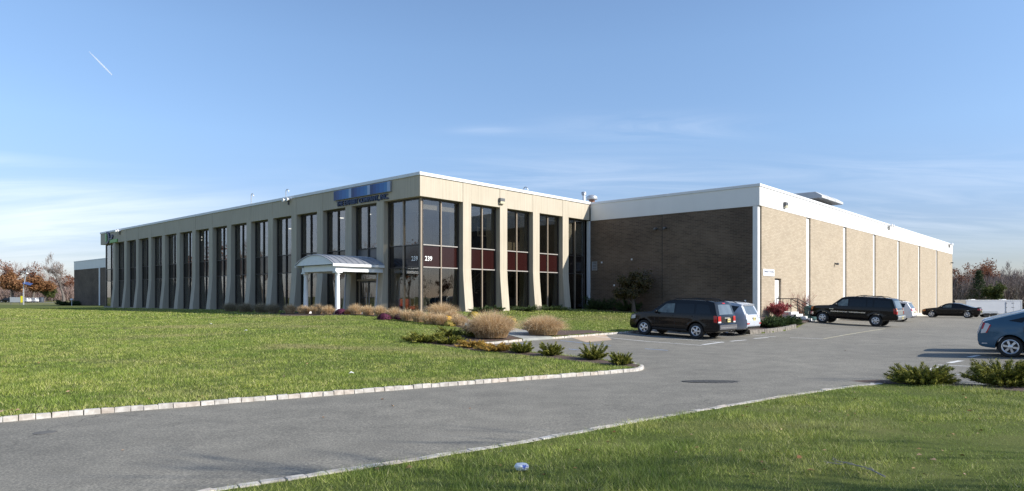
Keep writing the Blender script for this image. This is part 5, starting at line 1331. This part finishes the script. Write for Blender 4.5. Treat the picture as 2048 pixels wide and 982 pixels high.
juniper(1843, 777, .66, .42, 'broad spreading juniper on the near bed, the whole of it in view', nstem=150, per=190, size=.034)
juniper(2010, 780, .75, .52, 'broad spreading juniper on the near bed cut by the picture edge', nstem=160, per=190, size=.034)
juniper(1243, 735, .34, .36, 'small upright juniper at the tip of the drive island', nstem=75, per=85, size=.042, flat=.42)
juniper(1187, 724, .46, .50, 'small flaring juniper next to the island tip', nstem=75, per=85, size=.042, flat=.42)
juniper(1101, 716.5, .42, .42, 'small juniper in the middle of the island row', nstem=75, per=85, size=.042, flat=.45)
juniper(1043, 710.5, .42, .40, 'small juniper beside the bronze one on the island', nstem=75, per=85, size=.042, flat=.45)
juniper(990, 706, .75, .28, 'low bronze orange juniper nearer the lot', 'juniper_gold', 60, 60, .055)
juniper(944, 699, .62, .26, 'low bronze orange juniper nearer the lawn', 'juniper_gold', 60, 55, .055)
juniper(900, 692, .62, .32, 'yellow green low juniper before the bronze ones', 'juniper', 60, 60, .055)
juniper(848, 688, .95, .36, 'widest low juniper at the lawn end of the island row', 'juniper', 80, 70, .06)
juniper(898, 677, .62, .42, 'dark green juniper behind the low row', 'juniper', 60, 60, .055)
juniper(960, 677, .95, .42, 'dark green juniper against the big near grass mound', 'juniper', 80, 70, .06)
for u, v, r_, lab in [(6.0, -.75, .9, 'low dark juniper between the first two sunlit columns'), (9.2, -.8, 1.3, 'low dark juniper before the second sunlit bay'), (12.6, -.8, 1.4, 'low dark juniper before the third sunlit bay'), (4.2, -1.3, .9, 'low dark juniper at the foot of the first sunlit column')]:
    juniper(0, 0, r_, .42, lab, 'juniper_dark', 50, 60, .08, 'low junipers at the office foot', .5, uv(u, v))
for u, v, r_, h_, lab in [(17.4, -1.6, 1.5, 1.05, 'dark hedge shrub in the inner corner by the downspout'), (17.3, -4.4, 1.2, .95, 'dark hedge shrub in shade left of the small tree'), (17.5, -9.0, 1.2, .55, 'low dark shrub in shade right of the small tree')]:
    juniper(0, 0, r_, h_, lab, 'juniper_dark', 70, 80, .09, 'dark shrubs below the brown brick wall', .42, uv(u, v))
for px, py, r_, lab in [(1530, 657, 1.2, 'dense green juniper mass in the planter, nearest the silver car'), (1562, 653.5, 1.15, 'dense green juniper mass in the planter, nearest the steps')]:
    juniper(px, py, r_, .62, lab, 'juniper_dark', 90, 90, .085, 'junipers in the corner planter', .5)
u0 = uvof(plant[0])
# low stone edge of the planter
kb = kerb(plant + [uv(21.0, -16.2)], wd=.2, h=.22, L=.25, seed=8); kb.data.materials[0] = plain('dull_granite', (.20, .18, .155), .9, .3, 6); kb.name = 'planter_wall'; del kb['kind']; tag(kb, 'low curved granite block edge around the juniper planter', 'planter wall')

# --- leafless and coloured shrubs
def twig_shrub(name, pos, label, stems, h, r, twig_m, leaf_m=None, nleaf=0, size=.05, seed=1, cat='shrub', group=None):
    t = thing(name, label, cat, (pos[0], pos[1], Hs(*pos) + .10), 0, group); g = np.random.default_rng(seed); st = MB(); V = []; F = []
    for i in range(stems):
        a = g.uniform(0, 6.28); e = np.array([math.cos(a) * r * g.uniform(.2, 1), math.sin(a) * r * g.uniform(.2, 1), h * g.uniform(.6, 1.05)]); b0 = np.array([e[0] * .12, e[1] * .12, 0]); m_ = e * .5 + np.array([-e[0] * .12, -e[1] * .12, .1 * h])
        st.tube([tuple(b0), tuple(m_), tuple(e)], [.016, .010, .004], 4, False)
        for k in range(5):
            p = m_ + (e - m_) * g.uniform(-.7 if nleaf > 8 else 0, .9); q = p + g.normal(0, .16, 3) * r + np.array([0, 0, .16 * h]); st.tube([tuple(p), tuple(q)], [.007, .002], 3, False)
            for _ in range(nleaf):
                c = p + (q - p) * g.uniform(.1, 1.1) + g.normal(0, .04, 3); d = g.normal(0, 1, 3); d /= np.linalg.norm(d); f = np.cross(d, g.normal(0, 1, 3)); f /= np.linalg.norm(f); s = size * g.uniform(.6, 1.3); b = len(V)
                V += [c - d * s, c + f * s * .5, c + d * s, c - f * s * .5]; F.append((b, b + 1, b + 2, b + 3))
    st.build('stems', twig_m, t)
    if V: tri_mesh('foliage', np.array(V), np.array(F), leaf_m, t, smooth=False)
    return t
M['red_leaf'] = island('crimson_leaf', [(.26, .035, .045), (.42, .09, .10), (.55, .20, .19)], .65, .25)
M['twig_red'] = plain('reddish_twig', (.26, .13, .10), .85, .2, 9)
M['twig_tan'] = plain('tan_twig', (.30, .24, .18), .85, .2, 9)
twig_shrub('burning_bush', uv(20.0, -15.0), 'round crimson bush against tan brick beside the service steps', 110, .85, 1.0, M['twig_red'], M['red_leaf'], 14, .05, 3)
twig_shrub('bare_shrub', uv(24.2, -15.2), 'thin reddish leafless shrub behind the step railing', 40, 1.75, 1.1, M['twig_red'], M['red_leaf'], 1, .04, 4)
p_ = uv(18, 123.2)
twig_shrub('bare_shrub', (at(190, 611)), 'small pale leafless shrub before the dark far wing wall', 60, 2.6, 1.7, M['twig_tan'], None, 0, .04, 5)

# --- trees
def tree_parts(seed, h, spread, trunk_r, levels=5, split=3, first=.22, up=.35, leaf=0, lsize=.12, tw=1.0, lpos=(0, 1)):
    """limbs as tapering tubes; twigs as thin blades; leaves as small quads"""
    g = np.random.default_rng(seed); mb = MB(); tips = []; TV = []; TF = []
    def limb(p, d, L, r, lv):
        n = 3 if lv < 2 else 2; pts = [p]; q = p.copy(); dd = d.copy()
        for i in range(n):
            dd = dd + g.normal(0, .13, 3) + np.array([0, 0, up * .16]); dd /= np.linalg.norm(dd); q = q + dd * L / n; pts.append(q.copy())
        rr = [r * (1 - .55 * i / n) for i in range(n + 1)]
        if lv < levels - 1: mb.tube([tuple(x) for x in pts], rr, 7 if lv == 0 else (5 if lv < 3 else 3), False)
        else:
            e = np.cross(dd, g.normal(0, 1, 3)); e /= np.linalg.norm(e) + 1e-9
            b = len(TV); w_ = max(r, .006) * tw
            TV.extend([pts[0] - e * w_, pts[0] + e * w_, pts[-1] + e * w_ * .25, pts[-1] - e * w_ * .25]); TF.append((b, b + 1, b + 2, b + 3)); tips.append((pts[0], pts[-1]))
            return
        k = split + (1 if lv == 0 else 0) + (1 if lv > 1 else 0)
        for i in range(k):
            t = 1.0 if i == 0 else g.uniform(.35, .95); j = min(n - 1, int(t * n)); base = pts[j] + (pts[j + 1] - pts[j]) * (t * n - j)
            a = g.uniform(0, 6.28); ax = np.array([math.cos(a), math.sin(a), 0]) * spread * g.uniform(.5, 1.2) * (.45 if i == 0 else 1)
            nd = dd + ax + np.array([0, 0, up * g.uniform(-.2, 1)]); nd /= np.linalg.norm(nd)
            limb(base, nd, L * g.uniform(.58, .82), rr[min(n, j + 1)] * (.78 if i == 0 else .58), lv + 1)
    limb(np.zeros(3), np.array([0, 0, 1.0]), h * first * 1.25, trunk_r, 0)
    zmax = max(max(t[1][2] for t in tips), 1e-3); k = h / zmax
    LV = []; LF = []
    for (a, b) in tips:
        if leaf and lpos[0] <= b[2] / zmax <= lpos[1]:
            for _ in range(leaf):
                c = a + (b - a) * g.uniform(.1, 1.1) + g.normal(0, lsize * 1.2, 3); d = g.normal(0, 1, 3); d /= np.linalg.norm(d); f = np.cross(d, g.normal(0, 1, 3)); f /= np.linalg.norm(f); s = lsize * g.uniform(.6, 1.4); q = len(LV)
                LV.extend([c - d * s, c + f * s * .55, c + d * s, c - f * s * .55]); LF.append((q, q + 1, q + 2, q + 3))
    sc = lambda L_: (np.array(L_) * k if len(L_) else None)
    mb.v = [tuple(np.array(p) * k) for p in mb.v]
    return mb, sc(TV), TF, sc(LV), LF
M['bark_grey'] = plain('grey_bark', (.135, .115, .10), .9, .25, 6)
M['twigs'] = island('twigs', [(.17, .14, .125), (.26, .21, .19), (.33, .275, .25)], .85)
M['twigs_pink'] = island('rosy_twigs', [(.20, .14, .12), (.30, .215, .19), (.37, .28, .25)], .85)
M['oak_orange'] = island('orange_oak_leaf', [(.16, .075, .035), (.25, .12, .055), (.33, .18, .085), (.21, .115, .06)], .7, .3)
M['oak_rust'] = island('rust_leaf', [(.15, .06, .035), (.24, .10, .055), (.30, .15, .085)], .7, .3)
M['leaf_green'] = island('autumn_green_leaf', [(.04, .06, .02), (.08, .10, .03), (.14, .15, .05)], .7, .25)
M['needle'] = island('pine_needle', [(.022, .04, .016), (.04, .065, .024), (.065, .09, .035)], .7, .15)
def make_tree(name, seed, h, spread, r, twig='twigs', leafm=None, leaf=0, lsize=.12, **k):
    t = bpy.data.objects.new(name, None); COL.objects.link(t)
    mb, TV, TF, LV, LF = tree_parts(seed, h, spread, r, leaf=leaf, lsize=lsize, **k)
    mb.build('trunk', M['bark_grey'], t, smooth=60)
    tri_mesh('twigs', TV, np.array(TF), M[twig], t, smooth=False)
    if LV is not None: tri_mesh('crown', LV, np.array(LF), M[leafm], t, smooth=False)
    return t
protos = {}
def tree(kindname, pos, s, label, group, rz=0.0, sz=None, dz=0.0):
    build, nm = KIN[kindname]
    if kindname not in protos: protos[kindname] = build(); o = protos[kindname]
    else: o = copy_tree(protos[kindname])
    o.name = nm; o.location = (pos[0], pos[1], Hs(*pos) - .1 + dz); o.scale = (s, s, sz or s); o.rotation_euler = (0, 0, rz or rnd.uniform(0, 6.28))
    return tag(o, label, 'tree', group)
KIN = {
    'sparse': (lambda: make_tree('bare_tree', 28, 12, .60, .20, levels=5, split=2, tw=1.6, first=.26), 'bare_tree'),
    'bareA': (lambda: make_tree('bare_tree', 27, 12, .62, .26, levels=7, tw=2.6, first=.17), 'bare_tree'),
    'bareB': (lambda: make_tree('bare_tree', 22, 12, .62, .24, 'twigs_pink', levels=6, tw=2.2), 'bare_tree'),
    'bareC': (lambda: make_tree('bare_tree', 23, 12, .85, .24, levels=6, tw=2.2), 'bare_tree'),
    'rusty': (lambda: make_tree('rusty_tree', 24, 12, .75, .26, 'twigs_pink', 'oak_rust', 2, .17, levels=6, tw=1.8), 'rusty_tree'),
    'oak': (lambda: make_tree('oak_tree', 25, 10, .95, .28, 'twigs', 'oak_orange', 7, .20, levels=6, first=.16, up=.18), 'oak_tree'),
    'green': (lambda: make_tree('leafy_tree', 26, 9, .8, .22, 'twigs', 'leaf_green', 5, .18, levels=6, first=.16), 'leafy_tree'),
}
def pine_build():
    t = bpy.data.objects.new('pine_tree', None); COL.objects.link(t); g = np.random.default_rng(31); mb = MB(); mb.tube([(0, 0, 0), (.05, 0, 5), (0, 0, 11.5)], [.24, .15, .03], 7, False); V = []; F = []
    for i in range(70):
        z = 1.4 + 10 * (i / 70); L = 3.2 * (1 - (i / 70) ** 1.3) + .4; a = i * 2.4 + g.uniform(-.4, .4); L *= g.uniform(.7, 1.15); e = np.array([math.cos(a) * L, math.sin(a) * L, z + L * .12]); mb.tube([(0, 0, z), tuple(e)], [.045, .01], 3, False)
        for _ in range(70):
            tt = g.uniform(.25, 1.05); c = np.array([0, 0, z]) + (e - np.array([0, 0, z])) * tt + g.normal(0, .22, 3); d = g.normal(0, 1, 3) + np.array([math.cos(a), math.sin(a), .4]); d /= np.linalg.norm(d); f = np.cross(d, g.normal(0, 1, 3)); f /= np.linalg.norm(f); s = .20 * g.uniform(.7, 1.4); b = len(V)
            V += [c - d * s, c + f * s * .3, c + d * s, c - f * s * .3]; F.append((b, b + 1, b + 2, b + 3))
    mb.build('trunk', M['bark_grey'], t, smooth=60); tri_mesh('crown', np.array(V), np.array(F), M['needle'], t, smooth=False); return t
KIN['pine'] = (pine_build, 'pine_tree')
def far(px, Y): return ((px - CX) / F_PX * Y, Y)
WEST, EAST = 'autumn trees behind the lawn', 'woodland trees behind the trailer'
# west of the office, beyond the lawn; they stand a good quarter of a kilometre away
tree('oak', far(26, 268), 1.28, 'orange leaved oak standing by itself left of the sign pole', None, 1.0, 1.18)
tree('oak', far(66, 290), 1.25, 'smaller orange leaved oak partly behind the sign pole', None, 3.0, 1.1)
tree('bareA', far(128, 265), 1.72, 'tall bare tree standing just left of the far wing', None, 2.0, 1.68)
for i, (px, Y, s, k_, lab) in enumerate([(-30, 330, 1.75, 'rusty', 0), (4, 335, 1.75, 'bareB', 1), (20, 320, 1.6, 'rusty', 0), (40, 345, 1.75, 'bareB', 1), (58, 335, 1.65, 'rusty', 0), (76, 340, 1.72, 'bareB', 1), (92, 330, 1.4, 'bareB', 1), (106, 345, 1.2, 'rusty', 0), (120, 340, 1.15, 'rusty', 0), (140, 335, 1.25, 'rusty', 0), (158, 340, 1.1, 'rusty', 0), (88, 300, .8, 'green', 2), (104, 310, .7, 'green', 2)]):
    tree(k_, far(px, Y), s, ['rust leaved tree in the hazy row behind the western lawn', 'rosy bare tree in the row behind the western lawn', 'low green tree at the foot of the western tree row'][lab], WEST)
for i, (px, Y, s, k_, lab) in enumerate([(1905, 150, .85, 'rusty', 0), (1922, 158, .82, 'bareA', 1), (1938, 150, .80, 'bareC', 1), (1952, 165, .92, 'rusty', 0), (1966, 172, 1.0, 'rusty', 0), (1978, 160, .98, 'rusty', 0), (1992, 158, .78, 'bareC', 1), (2008, 165, .80, 'bareA', 1), (2025, 158, .82, 'bareB', 1), (2044, 150, .92, 'bareA', 1), (2070, 155, .95, 'bareC', 1), (2100, 160, .9, 'rusty', 0), (1930, 175, .9, 'bareB', 1), (1985, 180, .9, 'bareA', 1), (2015, 178, .85, 'bareC', 1), (1915, 140, .55, 'bareB', 1), (2035, 142, .6, 'bareC', 1)]):
    tree(k_, far(px, Y), s, ['rust leaved tree in the wood beyond the trailer', 'bare grey tree in the wood beyond the trailer'][lab], EAST)
tree('pine', far(1958, 138), .70, 'dark green pine rising behind the trailer roof', None)
tree('green', far(1985, 136), .62, 'yellow green leafy tree beside the pine behind the trailer', None)
# thickets that close the gaps under the trees
def thicket(name, pts, h, seed, m):
    g = np.random.default_rng(seed); V = []; F = []
    for (x, y, n, r) in pts:
        for _ in range(n):
            c = np.array([x + g.normal(0, r), y + g.normal(0, r * .6), 0]); c[2] = Hs(c[0], c[1]); hh = h * g.uniform(.3, 1); d = np.array([g.normal(0, .35), g.normal(0, .35), 1]) * hh; e = np.array([math.cos(g.uniform(0, 6)), math.sin(g.uniform(0, 6)), 0]) * .05
            p = c + d * g.uniform(0, .3); b = len(V); V += [p - e, p + e, c + d + e * .3, c + d - e * .3]; F.append((b, b + 1, b + 2, b + 3))
            for _ in range(3):
                q = p + (c + d - p) * g.uniform(.2, .9); w_ = q + np.array([g.normal(0, .7), g.normal(0, .7), g.uniform(.3, 1.3)]); b = len(V); V += [q - e * .6, q + e * .6, w_ + e * .2, w_ - e * .2]; F.append((b, b + 1, b + 2, b + 3))
    return kind(tri_mesh(name, np.array(V), np.array(F), m, smooth=False), 'stuff')
thicket('undergrowth', [(far(px, Y)[0], Y, 420, 3.5) for px in range(1900, 2140, 16) for Y in (150, 168)], 7.5, 41, M['twigs'])
thicket('undergrowth', [(far(px, Y)[0], Y, 260, 6) for px in range(-60, 200, 14) for Y in (335, 350)], 9, 42, M['twigs_pink'])
# trees that stand round the site outside the picture: their shadows and reflections reach it
OFF = 'bare trees along the street'
tree('bareB', (14.6, 4.9), .92, 'bare street tree whose shadow falls over the near lawn and drive', OFF, 1.3)
tree('bareC', (18.2, 11.9), .56, 'low bare street tree whose shadow falls by the near junipers', OFF, 2.3)
MIR = 'trees reflected in the office glass'
for i, (x, y, s) in enumerate([(-95, 48, 1.1), (-104, 58, 1.25), (-98, 70, 1.0), (-112, 80, 1.3), (-105, 92, 1.1), (-120, 104, 1.3), (-112, 36, 1.2), (-126, 66, 1.4), (-130, 90, 1.3), (-92, 30, .95), (-118, 20, 1.3),
                               (126, 22, .62), (130, 28, .7), (124, 33, .55), (132, 37, .7), (127, 41, .6), (134, 45, .7), (126, 49, .55), (131, 53, .68), (125, 57, .6), (133, 62, .7), (128, 67, .6), (137, 33, .75), (139, 48, .8), (136, 58, .75)]):
    tree(['rusty', 'bareB', 'bareC', 'bareA'][i % 4] if x < 0 else ['rusty', 'bareA', 'rusty', 'bareC'][i % 4], (x, y), s, ['rust leaved tree seen in the glass', 'rosy bare tree seen in the glass', 'bare grey tree seen in the glass', 'bare tree seen in the glass'][i % 4] if x < 0 else 'tree east of the lot seen in the glass', MIR)
# small tree in front of the brown wall
def small_tree():
    t = thing('small_tree', 'small bushy tree with thin brown leaves before the brown brick wall', 'tree', (*uv(16.4, -5.5), Hs(*uv(16.4, -5.5)) + .05))
    mb, TV, TF, LV, LF = tree_parts(64, 3.3, 1.25, .08, levels=7, leaf=2, lsize=.035, first=.11, up=.12)
    mb.build('trunk', M['bark'], t, smooth=60); tri_mesh('twigs', TV, np.array(TF), M['twigs'], t, smooth=False); tri_mesh('crown', LV, np.array(LF), M.setdefault('brown_leaf', island('brown_leaf', [(.05, .05, .022), (.09, .08, .035), (.14, .10, .05)], .7, .2)), t, smooth=False)
small_tree()
# ------------------------------------------------------------------ small things
# crumpled paper on the near lawn
x, y = at(1044, 962); g = np.random.default_rng(3)
b = bmesh.new(); bmesh.ops.create_icosphere(b, subdivisions=3, radius=.062)
for v in b.verts:
    k = 1 + .35 * (vnoise(np.array([v.co.x * 9 + 5]), np.array([v.co.y * 9 + v.co.z * 7]), 3, 8)[0] - .5) + g.normal(0, .05); v.co.x *= k * 1.15; v.co.y *= k; v.co.z *= k * .72
me = bpy.data.meshes.new('crumpled_paper'); b.to_mesh(me); b.free()
t_ = NT('printed_paper'); nv = t_.coord('Object'); t_.bsdf(t_.mix(t_.ramp(t_.noise(nv, 11, 2), [(.60, 0), (.64, 1)]), (.80, .80, .80), (.10, .16, .50)), .7); me.materials.append(t_.m)
o = bpy.data.objects.new('crumpled_paper', me); COL.objects.link(o); o.location = (x, y, Hs(x, y) + .15); tag(o, 'crumpled white paper cup with blue print lying on the near grass', 'litter')
for px, py, lab in [(422, 654, 'tiny white paper scrap far out on the big lawn'), (703, 759, 'tiny white paper scrap near the middle of the drive kerb'), (492, 668, 'tiny pale paper scrap on the lawn before the shaded grass mounds')]:
    x, y = at(px, py); mb = MB(); mb.add([(-.055, -.03, .0), (.01, -.045, .025), (.06, .02, .0), (-.02, .05, .035)], [(0, 1, 2), (0, 2, 3)]); o = mb.build('paper_scrap', M['white']); md = o.modifiers.new('thick', 'SOLIDIFY'); md.thickness = .006
    o.location = (x, y, Hs(x, y) + .15); tag(o, lab, 'litter', 'paper scraps')
# fallen branch at the bottom edge
x, y = at(1718, 972); mb = MB(); gg = np.random.default_rng(12)
def br(p, d, L, r, lv):
    pts = [p]; q = np.array(p, float)
    for i in range(5): d = d + gg.normal(0, .26, 3) * np.array([1, 1, .4]); d[2] -= .02 * i; d /= np.linalg.norm(d); q = q + d * L / 5; q[2] = max(q[2], .04); pts.append(q.copy())
    mb.tube([tuple(p_) for p_ in pts], [r * (1 - .14 * i) for i in range(6)], 6, True)
    if lv < 2:
        for i in (1, 2, 3, 4): br(pts[i], d + gg.normal(0, .55, 3) * np.array([1, 1, .5]), L * gg.uniform(.35, .55), r * .55, lv + 1)
br(np.array([.12, -.25, .04]), np.array([-.45, .80, .16]), .62, .0075, 0)
o = mb.build('fallen_branch', plain('grey_driftwood', (.30, .27, .25), .85, .2, 20), smooth=60); o.location = (x, y, Hs(x, y) + .12); tag(o, 'bare grey fallen branch lying on the near lawn at the bottom edge', 'branch')
# flat dark patch painted as the shade in a sunken catch basin, valve cover, worn spots
x, y = at(1432, 763.5); t = thing('storm_drain', 'sunken dark storm drain grate in the middle of the asphalt', 'drain', (x, y, Hs(x, y)), R(-6))
mb = MB(); mb.prism([(.78 * math.cos(k * math.pi / 12), .27 * math.sin(k * math.pi / 12), -.02) for k in range(24)], (0, 0, .028)); mb.build('basin', plain('basin_shade', (.055, .052, .046), .75, .5, 5), t)
mb = MB()
for k in range(9): mb.box(-.50 + k * .115, -.15, .009, -.45 + k * .115, .15, .012)
mb.build('grate', plain('grate_iron', (.058, .055, .05), .75, .2, 9), t)
x, y = at(90, 865.5); mb = MB(); mb.lathe([(.15, -.02), (.15, .006), (.12, .009), (.02, .009)], 24); o = mb.build('valve_cover', plain('valve_cover_iron', (.11, .105, .095), .85, .2, 12), smooth=40); o.location = (x, y, Hs(x, y)); tag(o, 'round dark iron valve cover in the drive asphalt', 'valve cover')
# bins
def bin_(name, pos, label, m, r=.33, h=1.0):
    t = thing(name, label, 'bin', (pos[0], pos[1], Hs(*pos)), 0)
    mb = MB(); mb.lathe([(r * .82, 0), (r, .08), (r, h * .85), (r * .94, h * .9)], 20); mb.build('body', m, t, smooth=40)
    mb = MB(); mb.lathe([(r * 1.06, h * .86), (r * 1.06, h * .93), (r * .8, h * 1.02), (r * .2, h * 1.07)], 20); mb.build('lid', m, t, smooth=40)
bin_('trash_barrel', uv(24.0, -15.9), 'dark green lidded barrel behind the step railing', plain('green_plastic', (.02, .07, .07), .5, .1, 4), .42, 1.05)
bin_('trash_barrel', uv(48.9, -15.4), 'dark domed barrel against the wall ahead of the black sedan', plain('dark_plastic', (.04, .035, .045), .5, .1, 4), .48, 1.05)
# things on the far western lawn
x, y = far(33, 178); t = thing('yard_sign', 'grey sign board with a yellow end panel on two posts', 'sign', (x, y, Hs(x, y)), R(12))
mb = MB(); mb.box(-1.55, -.06, .62, .95, .06, 1.95); mb.build('board', plain('grey_board', (.30, .33, .36), .6, .06, 2), t, bevel=.02)
mb = MB(); mb.box(.96, -.10, .55, 1.75, .08, 2.25); mb.build('yellow_panel', plain('yellow_panel', (.70, .62, .03), .5, .05, 2), t, bevel=.02)
for k in (-1.3, .8):
    mb = MB(); mb.box(k - .06, -.05, -.2, k + .06, .05, .62); mb.build('post', M['dark_grey'], t)
x, y = far(47, 172); t = thing('weather_mast', 'slim grey mast with a tilted solar panel and small instruments', 'mast', (x, y, Hs(x, y)), R(8))
mb = MB(); mb.tube([(0, 0, -.3), (0, 0, 4.4), (.75, 0, 9.0)], [.16, .14, .09], 10); mb.build('pole', M['steel'], t, smooth=40)
mb = MB(); mb.add([(.0, -.6, 5.4), (1.9, -.65, 4.9), (1.9, .6, 5.4), (.0, .6, 5.9)], [(0, 1, 2, 3)]); o = mb.build('solar_panel', plain('solar_panel', (.05, .08, .20), .2, .1, 3), t); md = o.modifiers.new('thick', 'SOLIDIFY'); md.thickness = .06
mb = MB(); mb.beam((-.9, 0, 8.6), (2.0, 0, 8.4), .10, .10); mb.beam((.72, 0, 8.4), (.78, 0, 9.6), .08, .08); mb.beam((.2, 0, 9.4), (1.4, 0, 9.3), .12, .12); mb.build('crossarm', M['steel'], t)
mb = MB(); mb.ico((.85, 0, 8.0), .28, 2, 0, (1, 1, .8)); mb.build('sensor_dome', M['white'], t, smooth=60)
x, y = far(143.5, 140); t = thing('lawn_lamp', 'white globe lamp on a short post near the far wing', 'lamp', (x, y, Hs(x, y)))
mb = MB(); mb.tube([(0, 0, 0), (0, 0, 1.1)], .06, 8); mb.build('post', M['white'], t, smooth=40)
mb = MB(); mb.ico((0, 0, 1.3), .32, 2, 0, (1.1, 1, .75)); mb.build('globe', M['white'], t, smooth=60)
juniper(0, 0, 2.6, 1.1, 'dark clipped hedge at the foot of the far wing', 'juniper_dark', 80, 90, .18, None, .4, far(137, 146), 1.0)
# road strip and cars far behind the lawn
xa = [far(-120, 262), far(60, 262), far(150, 235), far(150, 244), far(60, 274), far(-120, 274)]
kind(sheet('road', xa, -.10, plain('far_road', (.26, .25, .25), .9, .1, 1), 8), 'structure')
SUVP = [(-.93, .36), (-1.06, .5), (-1.05, .8), (-1.0, 1.1), (-.83, 1.6), (-.55, 1.72), (.9, 1.74), (1.4, 1.68), (2.2, 1.15), (3.3, 1.02), (3.6, .85), (3.66, .5), (3.35, .30)]
def far_car(pos, rz, mat, label):
    c = Car('parked_van', label, 'car', mat, (pos[0], pos[1], Hs(*pos) - .10), rz, SUVP, 1.95, 2.75, .36, .43, .32, 1.06, .15)
    c.side('side_window', [(1.15, 1.12), (2.0, 1.12), (1.5, 1.52), (1.15, 1.55)], M['car_glass']); c.side('side_window', [(-.72, 1.15), (1.05, 1.12), (1.05, 1.55), (-.56, 1.53)], M['car_glass']); c.cross('rear_window', 1.12, 1.52, .7, .6, M['car_glass']); c.cross('windscreen', 1.18, 1.62, .7, .6, M['car_glass'], rear=False); c.wheels(5, .22, .24, .6, .96)
far_car(far(54, 262), R(172), P_WHITE, 'white van on the far road, just right of the yellow panel'); far_car(far(71, 264), R(172), P_WHITE, 'white van on the far road beside the dark bin'); far_car(far(20, 262), R(172), P_BLACK, 'dark car on the far road left of the grey sign board')
bin_('trash_barrel', far(83, 262), 'dark square bin on the far road beside the white vans', plain('slate_plastic', (.05, .06, .08), .6, .1, 4), .8, 1.8)
# condensation trail high in the sky
A, B_ = Vector(((178 - CX) / F_PX, 1, (HY - 103) / F_PX)), Vector(((224 - CX) / F_PX, 1, (HY - 150) / F_PX)); D = 5200
t_ = NT('vapour'); tr = t_.n('ShaderNodeBsdfTransparent'); df = t_.n('ShaderNodeBsdfDiffuse'); df.inputs[0].default_value = (.9, .9, .9, 1); lw = t_.n('ShaderNodeLayerWeight'); lw.inputs[0].default_value = .5
f_ = t_.math('MULTIPLY', t_.math('SUBTRACT', 1.0, lw.outputs['Facing']), .38); mm = t_.n('ShaderNodeMixShader'); t_.l(f_, mm.inputs[0]); t_.l(tr.outputs[0], mm.inputs[1]); t_.l(df.outputs[0], mm.inputs[2]); t_.l(mm.outputs[0], t_.out.inputs[0])
mb = MB(); n = 12; mb.tube([(A + (B_ - A) * (i / n)) * D + Vector((0, 0, EYE)) for i in range(n + 1)], [1 + 5.5 * math.sin(math.pi * min(1, (i + .5) / n * .8)) for i in range(n + 1)], 12)
o = mb.build('vapour_trail', t_.m, smooth=80); tag(o, 'short white vapour trail slanting down through the blue sky', 'vapour trail'); o.visible_shadow = True
